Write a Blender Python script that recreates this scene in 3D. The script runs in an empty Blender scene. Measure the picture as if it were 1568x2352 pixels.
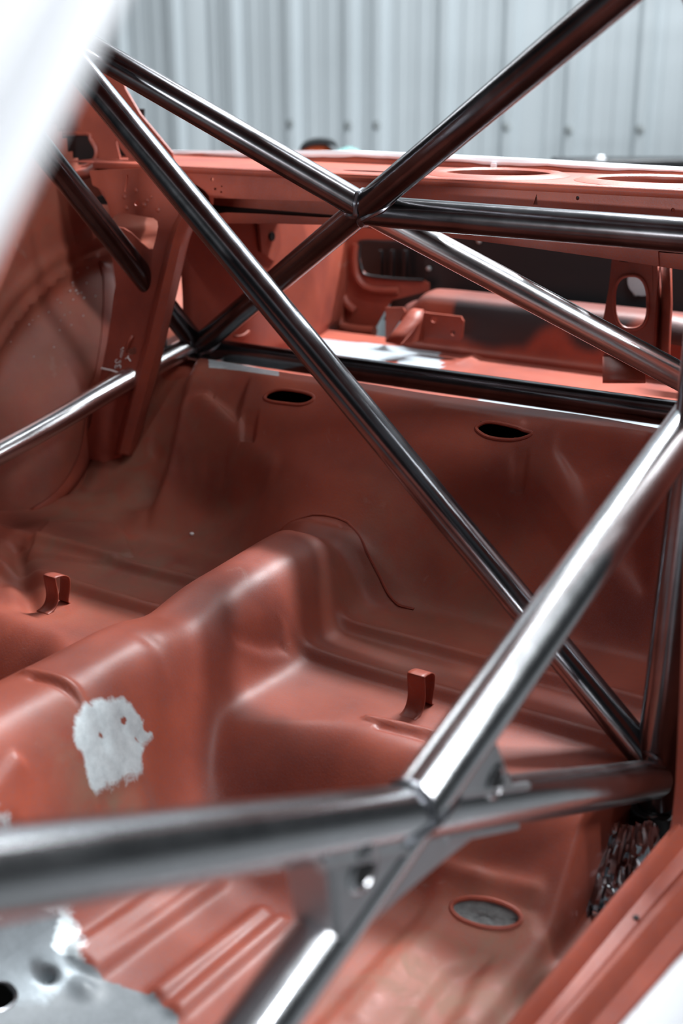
import bpy, math, random
import numpy as np
from mathutils import Vector, Matrix, noise as mnoise
from mathutils.geometry import tessellate_polygon

rng = random.Random(7)
np.random.seed(7)

# ------------------------------------------------------------------ camera
# car frame: X to the near side of the car, Y to its rear, Z up; the eye is the frame's origin
FPX, CX, CY = 2850.0, 784.0, 1176.0
H = 1.45                                   # eye height over the workshop floor


def _basis():
    a = np.array([2750 - CX, -(150 - CY), -FPX])
    b = np.array([-4000 - CX, -(175 - CY), -FPX])
    y = a / np.linalg.norm(a)
    x = -b / np.linalg.norm(b)
    z = np.cross(x, y); z /= np.linalg.norm(z)
    x = np.cross(y, z)
    return np.array([x, y, z])


BAS = _basis()


def ray(px, py):
    return BAS @ np.array([(px - CX) / FPX, -(py - CY) / FPX, -1.0])


def P(px, py, X=None, Y=None, Z=None, D=None):
    """Point of the car where the sight line through a photo pixel meets a plane of the car (or lies D metres deep)."""
    r = ray(px, py)
    if D is not None:
        return r * D
    if X is not None:
        return r * (X / r[0])
    if Y is not None:
        return r * (Y / r[1])
    return r * (Z / r[2])


def PN(px, py, n, d):
    r = ray(px, py)
    n = np.array(n)
    return r * (d / (r @ n))


scene = bpy.context.scene
cam_data = bpy.data.cameras.new('camera')
cam_data.sensor_fit = 'VERTICAL'
cam_data.sensor_height = 36.0
cam_data.sensor_width = 24.0
cam_data.lens = FPX / 2352 * 36.0
cam_data.clip_start = 0.02
cam_data.dof.use_dof = True
cam_data.dof.focus_distance = 1.66
cam_data.dof.aperture_fstop = 2.9
cam = bpy.data.objects.new('camera', cam_data)
scene.collection.objects.link(cam)
m4 = Matrix([list(BAS[0]) + [0], list(BAS[1]) + [0], list(BAS[2]) + [H], [0, 0, 0, 1]])
cam.matrix_world = m4
scene.camera = cam

# ------------------------------------------------------------------ world, lights, exposure
world = bpy.data.worlds.new('workshop_air')
scene.world = world
world.use_nodes = True
bg = world.node_tree.nodes['Background']
bg.inputs[0].default_value = (0.50, 0.60, 0.68, 1)
bg.inputs[1].default_value = 0.03


def lamp(name, loc, target, sx, sy, power, col=(0.93, 0.97, 1.0), roll=0.0):
    d = bpy.data.lights.new(name, 'AREA')
    d.shape = 'RECTANGLE'
    d.size, d.size_y = sx, sy
    d.energy = power
    d.color = col
    o = bpy.data.objects.new(name, d)
    scene.collection.objects.link(o)
    o.location = (loc[0], loc[1], loc[2] + H)
    v = Vector(target) - Vector(loc)
    o.rotation_euler = (v.to_track_quat('-Z', 'Y') @ Matrix.Rotation(roll, 3, 'Z').to_quaternion()).to_euler()
    return o


# ceiling strip lights of the workshop, running along the car; low front fill is added
lamp('strip_light_middle', (-0.48, 3.2, 2.15), (-0.6, 2.2, -0.5), 0.42, 3.2, 80)
lamp('strip_light_rear', (-0.80, 2.92, 1.70), (-0.95, 1.1, -0.6), 1.0, 0.08, 205)
lamp('strip_light_near', (0.82, 1.35, 1.55), (-0.6, 1.15, -0.6), 0.14, 2.4, 50)
lamp('strip_light_side', (1.30, 0.72, 1.30), (-0.75, 1.05, -0.6), 0.10, 0.40, 22)
lamp('strip_light_far', (-3.3, 2.6, 1.6), (-1.0, 1.6, -0.3), 0.3, 2.0, 26)
lamp('front_fill_light', (-0.9, -4.6, 0.15), (-0.95, 1.6, -0.18), 2.6, 0.12, 245)  # added low fill from ahead, no such lamp seen
lamp('strip_light_wall', (-1.5, 4.2, 3.0), (-3.0, 6.0, 0.2), 3.5, 0.3, 150)

scene.view_settings.view_transform = 'Standard'
scene.view_settings.look = 'None'
scene.view_settings.exposure = 0.0
scene.view_settings.gamma = 1.0
scene.view_settings.use_curve_mapping = False

# ------------------------------------------------------------------ materials


def new_mat(name):
    m = bpy.data.materials.new(name)
    m.use_nodes = True
    nt = m.node_tree
    return m, nt, nt.nodes['Principled BSDF']


def nd(nt, typ, **kw):
    n = nt.nodes.new(typ)
    for k, v in kw.items():
        if k.startswith('i_'):
            n.inputs[k[2:].replace('_', ' ')].default_value = v
        else:
            setattr(n, k, v)
    return n


def mixc(nt, fac, a, b, mode='MIX'):
    n = nt.nodes.new('ShaderNodeMix')
    n.data_type = 'RGBA'
    n.blend_type = mode
    for s, v in ((n.inputs[0], fac), (n.inputs[6], a), (n.inputs[7], b)):
        if hasattr(v, 'node'):
            nt.links.new(v, s)
        else:
            s.default_value = v if not isinstance(v, tuple) or len(v) == 4 else (*v, 1)
    return n.outputs[2]


def mixf(nt, fac, a, b):
    n = nt.nodes.new('ShaderNodeMix')
    n.data_type = 'FLOAT'
    for s, v in ((n.inputs[0], fac), (n.inputs[2], a), (n.inputs[3], b)):
        if hasattr(v, 'node'):
            nt.links.new(v, s)
        else:
            s.default_value = v
    return n.outputs[0]


def ramp(nt, src, p0, p1, c0=(0, 0, 0, 1), c1=(1, 1, 1, 1)):
    n = nt.nodes.new('ShaderNodeValToRGB')
    n.color_ramp.elements[0].position, n.color_ramp.elements[0].color = p0, c0
    n.color_ramp.elements[1].position, n.color_ramp.elements[1].color = p1, c1
    nt.links.new(src, n.inputs[0])
    return n.outputs[0]


def tex_noise(nt, scale, detail=4, rough=0.55, vec=None, dist=0.0):
    n = nd(nt, 'ShaderNodeTexNoise')
    n.inputs['Scale'].default_value = scale
    n.inputs['Detail'].default_value = detail
    n.inputs['Roughness'].default_value = rough
    n.inputs['Distortion'].default_value = dist
    if vec is not None:
        nt.links.new(vec, n.inputs['Vector'])
    return n.outputs['Fac']


def primer(name, base=(0.33, 0.066, 0.033), dark=(0.19, 0.036, 0.021), rough=0.45):
    m, nt, b = new_mat(name)
    co = nd(nt, 'ShaderNodeTexCoord').outputs['Object']
    big = ramp(nt, tex_noise(nt, 7, 6, 0.6, co), 0.35, 0.7)
    col = mixc(nt, big, base, dark)
    fine = ramp(nt, tex_noise(nt, 560, 3, 0.6, co), 0.46, 0.66)
    col = mixc(nt, mixf(nt, fine, 0.0, 0.42), col, (0.17, 0.085, 0.095))
    scuff = ramp(nt, tex_noise(nt, 16, 8, 0.7, co, 1.2), 0.63, 0.72)
    col = mixc(nt, mixf(nt, scuff, 0.0, 0.16), col, (0.42, 0.33, 0.29))
    dirt_shade = nd(nt, 'ShaderNodeAttribute', attribute_name='dirt_shade').outputs['Fac']
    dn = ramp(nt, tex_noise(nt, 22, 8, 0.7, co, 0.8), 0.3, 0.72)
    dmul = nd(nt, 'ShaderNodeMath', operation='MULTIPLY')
    nt.links.new(dirt_shade, dmul.inputs[0]); nt.links.new(dn, dmul.inputs[1])
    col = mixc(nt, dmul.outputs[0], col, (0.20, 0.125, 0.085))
    bare = nd(nt, 'ShaderNodeAttribute', attribute_name='bare').outputs['Fac']
    br = nd(nt, 'ShaderNodeMath', operation='ADD')
    nt.links.new(bare, br.inputs[0])
    bn = nd(nt, 'ShaderNodeMath', operation='MULTIPLY_ADD')
    nt.links.new(tex_noise(nt, 55, 8, 0.7, co, 0.6), bn.inputs[0])
    bn.inputs[1].default_value, bn.inputs[2].default_value = 0.7, -0.35
    nt.links.new(bn.outputs[0], br.inputs[1])
    bm = ramp(nt, br.outputs[0], 0.42, 0.62)
    metal = mixc(nt, tex_noise(nt, 90, 6, 0.7, co), (0.36, 0.42, 0.45), (0.80, 0.88, 0.90))
    col = mixc(nt, bm, col, metal)
    seal = nd(nt, 'ShaderNodeAttribute', attribute_name='sealer').outputs['Fac']
    sm = ramp(nt, seal, 0.4, 0.6)
    col = mixc(nt, sm, col, (0.30, 0.34, 0.37))
    worn = nd(nt, 'ShaderNodeAttribute', attribute_name='worn_metal').outputs['Fac']
    wadd = nd(nt, 'ShaderNodeMath', operation='ADD')
    nt.links.new(worn, wadd.inputs[0]); nt.links.new(bn.outputs[0], wadd.inputs[1])
    wm = ramp(nt, wadd.outputs[0], 0.42, 0.62)
    col = mixc(nt, wm, col, mixc(nt, tex_noise(nt, 35, 7, 0.7, co), (0.09, 0.105, 0.115), (0.26, 0.29, 0.31)))
    soot = nd(nt, 'ShaderNodeAttribute', attribute_name='black_paint').outputs['Fac']
    col = mixc(nt, soot, col, (0.02, 0.024, 0.027))
    nt.links.new(col, b.inputs['Base Color'])
    mb = nd(nt, 'ShaderNodeMath', operation='MULTIPLY')
    nt.links.new(bm, mb.inputs[0]); mb.inputs[1].default_value = 0.55
    nt.links.new(mb.outputs[0], b.inputs['Metallic'])
    rn = tex_noise(nt, 30, 5, 0.6, co)
    nt.links.new(mixf(nt, dmul.outputs[0], mixf(nt, rn, rough - 0.06, rough + 0.10), 0.85), b.inputs['Roughness'])
    bump = nd(nt, 'ShaderNodeBump', i_Strength=0.10, i_Distance=0.002)
    nt.links.new(tex_noise(nt, 260, 3, 0.6, co), bump.inputs['Height'])
    nt.links.new(bump.outputs[0], b.inputs['Normal'])
    b.inputs['Specular IOR Level'].default_value = 0.38
    return m


def steel(name, base=(0.70, 0.71, 0.73), dark=(0.60, 0.60, 0.61), rough=0.20, tint=(0.55, 0.51, 0.49)):
    m, nt, b = new_mat(name)
    co = nd(nt, 'ShaderNodeTexCoord').outputs['Object']
    n1 = ramp(nt, tex_noise(nt, 9, 6, 0.65, co, 0.5), 0.35, 0.75)
    col = mixc(nt, n1, base, dark)
    n2 = ramp(nt, tex_noise(nt, 24, 7, 0.7, co, 1.5), 0.58, 0.75)
    col = mixc(nt, mixf(nt, n2, 0, 0.15), col, tint)
    heat = nd(nt, 'ShaderNodeAttribute', attribute_name='heat').outputs['Fac']
    hc = nd(nt, 'ShaderNodeValToRGB')
    e = hc.color_ramp.elements
    e[0].position, e[0].color = 0.0, (0.5, 0.5, 0.52, 1)
    e[1].position, e[1].color = 1.0, (0.16, 0.18, 0.22, 1)
    for p, c in ((0.35, (0.52, 0.38, 0.22, 1)), (0.6, (0.36, 0.2, 0.16, 1)), (0.8, (0.16, 0.3, 0.45, 1))):
        x = e.new(p); x.color = c
    nt.links.new(heat, hc.inputs[0])
    hm = ramp(nt, heat, 0.05, 0.3)
    col = mixc(nt, hm, col, hc.outputs[0])
    nt.links.new(col, b.inputs['Base Color'])
    b.inputs['Metallic'].default_value = 1.0
    nt.links.new(mixf(nt, tex_noise(nt, 40, 5, 0.6, co), rough - 0.04, rough + 0.10), b.inputs['Roughness'])
    bump = nd(nt, 'ShaderNodeBump', i_Strength=0.02, i_Distance=0.001)
    nt.links.new(tex_noise(nt, 300, 3, 0.6, co), bump.inputs['Height'])
    nt.links.new(bump.outputs[0], b.inputs['Normal'])
    return m


def plain(name, col, rough=0.5, metal=0.0, var=0.12, scale=20):
    m, nt, b = new_mat(name)
    co = nd(nt, 'ShaderNodeTexCoord').outputs['Object']
    n = tex_noise(nt, scale, 5, 0.6, co)
    c2 = tuple(c * (1 - var * 2) for c in col)
    nt.links.new(mixc(nt, n, col, c2), b.inputs['Base Color'])
    nt.links.new(mixf(nt, n, rough - 0.05, rough + 0.08), b.inputs['Roughness'])
    b.inputs['Metallic'].default_value = metal
    return m


M_PRIMER = primer('red_oxide_primer')
M_STEEL = steel('steel_lit')  # lit copy of the tube steel, colour raised for bright bars
M_STEEL_SHADED = steel('steel_shaded', base=(0.17, 0.17, 0.18), dark=(0.07, 0.065, 0.068), rough=0.20, tint=(0.11, 0.06, 0.055))  # same steel, coloured dark for the dim surroundings it reflects
M_STEEL_HALFSHADE = steel('steel_half_shaded', base=(0.23, 0.24, 0.26), dark=(0.13, 0.13, 0.135), rough=0.17, tint=(0.26, 0.18, 0.16))  # same steel, tone between its lit and shaded copies
M_PLATE = steel('brushed_plate_steel', base=(0.52, 0.53, 0.55), dark=(0.40, 0.40, 0.41), rough=0.48, tint=(0.42, 0.36, 0.32))
M_WELD = plain('weld_metal', (0.30, 0.31, 0.34), 0.3, 1.0, 0.3, 120)
M_WHITE = plain('white_paint', (0.72, 0.73, 0.76), 0.35, 0.0, 0.02, 6)
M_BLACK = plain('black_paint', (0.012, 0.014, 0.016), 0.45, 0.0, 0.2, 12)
M_CAVITY_SHADE = plain('cavity_shade', (0.006, 0.006, 0.007), 0.8, 0.0, 0.1, 12)  # near-black that paints in the shade inside holes and cavities
M_CHALK = plain('chalk', (0.78, 0.76, 0.76), 0.9, 0.0, 0.2, 200)
M_GREYSEAL = plain('grey_seam_sealer', (0.42, 0.46, 0.49), 0.5, 0.0, 0.15, 40)
M_PAD = plain('grey_bitumen_pad', (0.23, 0.24, 0.24), 0.75, 0.0, 0.4, 160)
M_CONC = plain('concrete', (0.13, 0.135, 0.14), 0.55, 0.0, 0.15, 5)
M_CEIL = plain('ceiling_sheet', (0.35, 0.37, 0.39), 0.6)
M_TEAL = plain('teal_plastic', (0.30, 0.60, 0.58), 0.5)
M_ORANGE = plain('orange_plastic', (0.90, 0.16, 0.05), 0.45)
M_SHEET = plain('galvanised_wall_sheet', (0.56, 0.62, 0.65), 0.5, 0.0, 0.05, 3)
M_SCREW = plain('screw_zinc', (0.45, 0.49, 0.50), 0.35, 0.6)

# ------------------------------------------------------------------ builders
COL = scene.collection
UP = np.array([0, 0, H])


def mk(name, verts, faces, mat, parent=None, smooth=True, angle=32, attrs=None):
    me = bpy.data.meshes.new(name)
    v = np.asarray(verts, float) + UP
    me.from_pydata(v.tolist(), [], faces if isinstance(faces, list) else faces.tolist())
    me.update()
    me.materials.append(mat)
    if smooth:
        me.shade_smooth()
        me.set_sharp_from_angle(angle=math.radians(angle))
    if attrs:
        for k, a in attrs.items():
            at = me.attributes.new(k, 'FLOAT', 'POINT')
            at.data.foreach_set('value', np.asarray(a, np.float32))
    o = bpy.data.objects.new(name, me)
    COL.objects.link(o)
    if parent is not None:
        o.parent = parent
        o.matrix_parent_inverse = parent_world(parent).inverted()
    return o


def parent_world(p):
    m = p.matrix_basis.copy()
    while p.parent is not None:
        m = p.matrix_parent_inverse @ m
        p = p.parent
        m = p.matrix_basis @ m
    return m


def thing(name, loc, label, cat, group=None, kind=None):
    o = bpy.data.objects.new(name, None)
    COL.objects.link(o)
    o.location = Vector(loc) + Vector(UP)
    o.empty_display_size = 0.1
    if label: o['label'] = label
    if cat: o['category'] = cat
    if group: o['group'] = group
    if kind: o['kind'] = kind
    return o


def unit(v):
    v = np.asarray(v, float)
    return v / np.linalg.norm(v)


def catmull(pts, n=8, closed=False):
    pts = [np.asarray(p, float) for p in pts]
    out = []
    L = len(pts)
    rngi = range(L) if closed else range(L - 1)
    for i in rngi:
        p0 = pts[(i - 1) % L] if closed or i > 0 else pts[i]
        p1, p2 = pts[i], pts[(i + 1) % L]
        p3 = pts[(i + 2) % L] if closed or i + 2 < L else pts[(i + 1) % L]
        for k in range(n):
            t = k / n
            out.append(0.5 * (2 * p1 + (p2 - p0) * t + (2 * p0 - 5 * p1 + 4 * p2 - p3) * t * t + (3 * p1 - p0 - 3 * p2 + p3) * t ** 3))
    if not closed:
        out.append(pts[-1])
    return out


def tube_mesh(pts, r, seg=36, cap=True):
    pts = [np.asarray(p, float) for p in pts]
    n = len(pts)
    rr = r if hasattr(r, '__len__') else [r] * n
    tan = [unit(pts[min(i + 1, n - 1)] - pts[max(i - 1, 0)]) for i in range(n)]
    ref = np.array([0, 0, 1.0]) if abs(tan[0][2]) < 0.9 else np.array([1.0, 0, 0])
    u = unit(np.cross(tan[0], ref))
    V, F = [], []
    for i in range(n):
        u = unit(u - tan[i] * (u @ tan[i]))
        w = np.cross(tan[i], u)
        for k in range(seg):
            a = 2 * math.pi * k / seg
            V.append(pts[i] + rr[i] * (math.cos(a) * u + math.sin(a) * w))
    for i in range(n - 1):
        for k in range(seg):
            k2 = (k + 1) % seg
            F.append([i * seg + k, i * seg + k2, (i + 1) * seg + k2, (i + 1) * seg + k])
    if cap:
        F.append([k for k in range(seg)][::-1])
        F.append([(n - 1) * seg + k for k in range(seg)])
    return V, F


def tube(name, pts, r, mat, parent, seg=36, cap=True, heats=None, dens=None):
    """A round tube; heats: [(point, reach)] where welding has coloured it."""
    if dens or heats:
        q = []
        for a, b in zip(pts[:-1], pts[1:]):
            a, b = np.asarray(a, float), np.asarray(b, float)
            k = max(1, int(np.linalg.norm(b - a) / (dens or 0.006)))
            q += [a + (b - a) * i / k for i in range(k)]
        pts = q + [np.asarray(pts[-1], float)]
    V, F = tube_mesh(pts, r, seg, cap)
    at = None
    if heats:
        V_ = np.array(V)
        h = np.zeros(len(V_))
        for c, reach in heats:
            d = np.linalg.norm(V_ - np.asarray(c), axis=1)
            h = np.maximum(h, np.clip(1.0 - d / reach, 0, 1))
        at = {'heat': h}
    return mk(name, V, F, mat, parent, attrs=at)


def weld(a0, a1, ra, b0, b1, rb, parent, size=0.0035):
    """Weld bead where tube b (running b0 -> b1, b0 near a's axis) meets the outside of tube a."""
    a0, a1, b0, b1 = [np.asarray(x, float) for x in (a0, a1, b0, b1)]
    da, db = unit(a1 - a0), unit(b1 - b0)
    u = unit(np.cross(db, da)); w = np.cross(db, u)
    pts = []
    for k in range(48):
        an = 2 * math.pi * k / 48
        o = b0 + rb * (math.cos(an) * u + math.sin(an) * w) - a0
        o_ = o - da * (o @ da); d_ = db - da * (db @ da)
        A, B, C = d_ @ d_, 2 * (o_ @ d_), o_ @ o_ - ra * ra
        disc = B * B - 4 * A * C
        t = (-B + math.sqrt(max(disc, 0))) / (2 * A)
        wob = 1 + 0.15 * math.sin(k * 5.1)
        pts.append((a0 + o + db * t, size * wob))
    V, F = [], []
    N, S = len(pts), 8
    for i in range(N):
        p, s = pts[i]
        t = unit(pts[(i + 1) % N][0] - pts[i - 1][0])
        x = unit(np.cross(t, db + 0.01)); y = np.cross(t, x)
        for k in range(S):
            q = 2 * math.pi * k / S
            V.append(p + s * (math.cos(q) * x + math.sin(q) * y))
    for i in range(N):
        for k in range(S):
            j, l = (i + 1) % N, (k + 1) % S
            F.append([i * S + k, i * S + l, j * S + l, j * S + k])
    return mk('weld_bead', V, F, M_WELD, parent)


def sheet(name, outer, holes, thick, mat, parent, push=None, smooth=False, attr_fn=None):
    """Flat sheet-metal panel with holes: the outline lies in one plane; thickness runs along push (default: away from the eye)."""
    loops = [[np.asarray(p, float) for p in outer]] + [[np.asarray(p, float) for p in h] for h in holes]
    c = sum(loops[0]) / len(loops[0])
    nrm = np.zeros(3)
    o = loops[0]
    for i in range(len(o)):
        nrm += np.cross(o[i] - c, o[(i + 1) % len(o)] - c)
    nrm = unit(nrm)
    if push is None:
        push = nrm if nrm @ c > 0 else -nrm
    push = np.asarray(push, float) * thick
    allp = [p for l in loops for p in l]
    tris = tessellate_polygon([[Vector(p) for p in l] for l in loops])
    n = len(allp)
    V = allp + [p + push for p in allp]
    F = []
    for t in tris:
        a, b, d = allp[t[0]], allp[t[1]], allp[t[2]]
        fn = np.cross(b - a, d - a)
        t = list(t)
        if fn @ push > 0:
            t = t[::-1]
        F.append(t)
        F.append([i + n for i in t[::-1]])
    s = 0
    for l in loops:
        k = len(l)
        for i in range(k):
            j = (i + 1) % k
            F.append([s + i, s + j, s + j + n, s + i + n])
        s += k
    ob = mk(name, V, F, mat, parent, smooth=True, angle=35)
    return ob


def loft(name, rows, mat, parent, thick=0.0, attrs=None, closed=False):
    R, C = len(rows), len(rows[0])
    V = [p for r in rows for p in r]
    F = []
    for i in range(R - 1):
        for j in range(C if closed else C - 1):
            k = (j + 1) % C
            F.append([i * C + j, i * C + k, (i + 1) * C + k, (i + 1) * C + j])
    o = mk(name, V, F, mat, parent, attrs=attrs)
    if thick:
        md = o.modifiers.new('metal', 'SOLIDIFY'); md.thickness = thick; md.offset = 0
    return o


def box(name, lo, hi, mat, parent=None, bevel=0.0):
    lo, hi = np.minimum(lo, hi), np.maximum(lo, hi)
    V = [(x, y, z) for x in (lo[0], hi[0]) for y in (lo[1], hi[1]) for z in (lo[2], hi[2])]
    F = [[0, 1, 3, 2], [4, 6, 7, 5], [0, 4, 5, 1], [2, 3, 7, 6], [0, 2, 6, 4], [1, 5, 7, 3]]
    o = mk(name, V, F, mat, parent)
    if bevel:
        b = o.modifiers.new('edge', 'BEVEL'); b.width = bevel; b.segments = 3
    return o


def ellipse_px(cx, cy, rx, ry, n=28, rot=0.0, sq=2.0, **pl):
    out = []
    for k in range(n):
        a = 2 * math.pi * k / n
        x = math.copysign(abs(math.cos(a)) ** (2 / sq), math.cos(a)) * rx
        y = math.copysign(abs(math.sin(a)) ** (2 / sq), math.sin(a)) * ry
        out.append(P(cx + x * math.cos(rot) - y * math.sin(rot), cy + x * math.sin(rot) + y * math.cos(rot), **pl))
    return out


def px(pts, **pl):
    return [P(a, b, **pl) for a, b in pts]


def S(a, b, x):
    t = np.clip((x - a) / (b - a), 0, 1)
    return t * t * (3 - 2 * t)


# ------------------------------------------------------------------ the setting: workshop wall, floor, ceiling
fl = box('floor', (-9, -5, -H - 0.15), (6, 9.5, -H), M_CONC); fl['kind'] = 'structure'
ce = box('ceiling', (-9, -5, 3.6), (6, 9.5, 3.7), M_CEIL); ce['kind'] = 'structure'

WA = P(1300, 295, D=5.55)                      # the wall runs a little askew of the car
WB = P(430, 278, D=6.35)
wdir = WB - WA; wdir[2] = 0; wdir = unit(wdir)
wn = unit(np.array([wdir[1], -wdir[0], 0.0]))
if wn @ WA > 0:
    wn = -wn                                   # towards the eye


def wall_at(pxx, pyy):
    n = wn
    return PN(pxx, pyy, n, WA @ n)


def wall_s(pxx, pyy=200):
    return (wall_at(pxx, pyy) - WA) @ wdir


wall = thing('wall_back', (WA[0], WA[1], -H), None, None, kind='structure')


def wall_pt(s, off, z):
    p = WA + wdir * s + wn * off
    return np.array([p[0], p[1], z])


# (position along the wall of each standing rib)
rib_px = [1785, 1634, 1480, 1316, 1172, 1022, 872, 806, 672, 540, 408, 282, 160, 40, -80]
rib_s = [wall_s(x) for x in rib_px]
edges = [wall_s(1900), wall_s(1245), wall_s(840), wall_s(474), wall_s(95), wall_s(-200)]
for k in range(len(edges) - 1):
    s0, s1 = edges[k], edges[k + 1]
    prof = [(s0 - 0.012, 0.0)]
    rs = sorted(r for r in rib_s if s0 < r < s1)
    prev = s0
    for r in rs:
        gap = r - prev
        for q in (0.36, 0.68) if gap > 0.2 else ():
            c = prev + gap * q
            prof += [(c - 0.024, 0.0), (c - 0.012, 0.004), (c + 0.012, 0.004), (c + 0.024, 0.0)]
        prof += [(r - 0.045, 0.0), (r - 0.018, 0.032), (r + 0.018, 0.032), (r + 0.045, 0.0)]
        prev = r
    gap = s1 - prev
    for q in (0.4, 0.75):
        c = prev + gap * q
        prof += [(c - 0.024, 0.0), (c - 0.012, 0.004), (c + 0.012, 0.004), (c + 0.024, 0.0)]
    prof.append((s1 + 0.012, 0.0))
    off = 0.003 * (k % 2)
    rows = [[wall_pt(s, o + off, z) for s, o in prof] for z in (-H, -0.4, 0.6, 1.8, 3.6)]
    o = loft('wall_panel', rows, M_SHEET, wall, 0.002)
    o.data.set_sharp_from_angle(angle=math.radians(12))
for pxx, pyy in [(545, 278), (677, 283), (812, 287), (876, 287), (1160, 290), (1305, 297), (1459, 295)]:
    c = wall_at(pxx, pyy)
    s = (c - WA) @ wdir
    s = min(rib_s, key=lambda r: abs(r - s))
    c = wall_pt(s, 0.034, c[2])
    V, F = tube_mesh([c, c + wn * 0.004, c + wn * 0.005, c + wn * 0.012, c + wn * 0.014], [0.020, 0.020, 0.012, 0.011, 0.006], 12)
    mk('screw', V, F, M_SCREW, wall)

# ------------------------------------------------------------------ the car body: one thing, its panels are parts
car = thing('car_body', (-0.96, 1.0, -H), 'bare car body shell in red oxide primer with white outer paint', 'car')

XC = -0.96
ZF = -0.875
ZP = -0.742
FEATS = []


def base_field(X, Y):
    d = np.abs(X - XC)
    # rear seat pan: heel board, flat pan, back board
    ye = 0.955 - 0.05 * S(0.26, 0.13, d)
    heel = S(ye, ye + 0.16, Y) * np.maximum(S(-0.385, -0.405, X), S(1.28, 1.36, Y))
    z = ZF + (ZP - ZF) * heel
    z = z + 0.008 * S(1.215, 1.228, Y) + 0.008 * S(1.308, 1.322, Y) + 0.005 * np.exp(-((Y - 1.236) / 0.008) ** 4) + 0.005 * np.exp(-((Y - 1.328) / 0.008) ** 4)
    # back board
    y0 = 1.405 + 0.02 * S(0.1, 0.35, d)
    sh_ = 0.085 * S(-1.305, -1.385, X)
    t = np.clip((Y - y0 - sh_) / (1.585 - y0), 0, 1)
    rise = np.where(t < 0.2, 0.9 * (t / 0.2) ** 2 * 0.11, 0)
    rise = 0.5 - 0.5 * np.cos(math.pi * np.clip(t, 0, 1) ** 1.02)
    z = z + 0.248 * (0.55 * rise + 0.45 * S(0.0, 1.0, t)) - 0.034 * S(1.615, 1.665, Y)
    # tunnel
    w = 0.106 + 0.010 * S(0.9, 0.4, Y)
    sh = 1.0 / (1.0 + (d / w) ** 3.4)
    zr = -0.636 + 0.010 * S(1.2, 1.36, Y) - 0.012 * np.exp(-((Y - 1.08) / 0.05) ** 2)
    tun = ZF + (zr - ZF) * sh
    end = S(1.47, 1.36, Y)
    tun = tun * end + z * (1 - end)
    k = 60.0                                        # smooth maximum of pan and tunnel
    m = np.maximum(z, tun)
    z = m + np.log(np.exp(k * (z - m)) + np.exp(k * (tun - m))) / k - 0.0
    # hump over the axle in the back board
    hump = np.exp(-(d / 0.13) ** 4) * S(1.385, 1.43, Y) * S(1.53, 1.47, Y)
    z = z + 0.050 * hump
    return z


def field(X, Y):
    z = base_field(X, Y)
    for f in FEATS:
        z = z + f(X, Y)
    return z


def hit(pxx, pyy):
    r = ray(pxx, pyy)
    t = np.linspace(0.9, 2.6, 3400)
    pts = r[None, :] * t[:, None]
    z = field(pts[:, 0], pts[:, 1])
    i = np.argmax(pts[:, 2] < z)
    return pts[i]


def bump(pxx, pyy, sx, sy, h, rot=0.0):
    c = hit(pxx, pyy)
    def f(X, Y):
        dx, dy = X - c[0], Y - c[1]
        a = dx * math.cos(rot) + dy * math.sin(rot); b = -dx * math.sin(rot) + dy * math.cos(rot)
        return h * np.exp(-(a / sx) ** 2 - (b / sy) ** 2)
    FEATS.append(f)


def ridge(pp, w, h, sharp=2.0, ext0=0, ext1=0):
    cs = [hit(*p)[:2] for p in pp]
    if ext1:
        cs[-1] = cs[-1] + unit(cs[-1] - cs[-2]) * ext1
    if ext0:
        cs[0] = cs[0] + unit(cs[0] - cs[1]) * ext0
    def f(X, Y):
        dist = np.full(X.shape, 9.0)
        for a, b in zip(cs[:-1], cs[1:]):
            ab = b - a
            t = np.clip(((X - a[0]) * ab[0] + (Y - a[1]) * ab[1]) / (ab @ ab), 0, 1)
            dist = np.minimum(dist, np.hypot(X - a[0] - t * ab[0], Y - a[1] - t * ab[1]))
        return h * np.exp(-(dist / w) ** sharp)
    FEATS.append(f)


def inside(poly, X, Y):
    poly = np.asarray(poly)
    res = np.zeros(X.shape, bool)
    n = len(poly)
    for i in range(n):
        x0, y0 = poly[i]; x1, y1 = poly[(i + 1) % n]
        c = ((y0 > Y) != (y1 > Y)) & (X < (x1 - x0) * (Y - y0) / (y1 - y0 + 1e-12) + x0)
        res ^= c
    return res


def poly_dist(poly, X, Y):
    """Signed distance to a polygon outline in plan, positive inside."""
    poly = np.asarray(poly)
    dist = np.full(X.shape, 9.0)
    for i in range(len(poly)):
        a, b = poly[i], poly[(i + 1) % len(poly)]
        ab = b - a
        t = np.clip(((X - a[0]) * ab[0] + (Y - a[1]) * ab[1]) / (ab @ ab + 1e-12), 0, 1)
        dist = np.minimum(dist, np.hypot(X - a[0] - t * ab[0], Y - a[1] - t * ab[1]))
    return np.where(inside(poly, X, Y), dist, -dist)


def emboss(pp, h, edge=0.004):
    poly = [hit(*p)[:2] for p in pp]
    FEATS.append(lambda X, Y: h * S(-edge, edge, poly_dist(poly, X, Y)))


# pressings of the floor
for a, b in (((185, 2195), (440, 2012)), ((222, 2222), (490, 2028)), ((372, 2284), (600, 2100)), ((412, 2318), (640, 2120))):
    ridge([a, b], 0.011, 0.008, 2.6)
ridge([(820, 2345), (1010, 2110)], 0.012, 0.003, 2)
ridge([(1075, 2352), (1205, 2190)], 0.018, 0.004, 2)
emboss([(700, 2400), (1000, 2030), (1090, 2020), (1225, 2105), (1245, 2165), (1225, 2215), (1080, 2420), (980, 2480)], 0.007, 0.010)
emboss([(905, 2400), (1030, 2230), (1120, 2200), (1010, 2400)], -0.007, 0.010)
ridge([(960, 1985), (1230, 2055)], 0.008, 0.007, 2)
ridge([(842, 1652), (1060, 1700)], 0.005, 0.005, 4)
ridge([(870, 1672), (1060, 1718)], 0.005, -0.004, 4)
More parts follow.
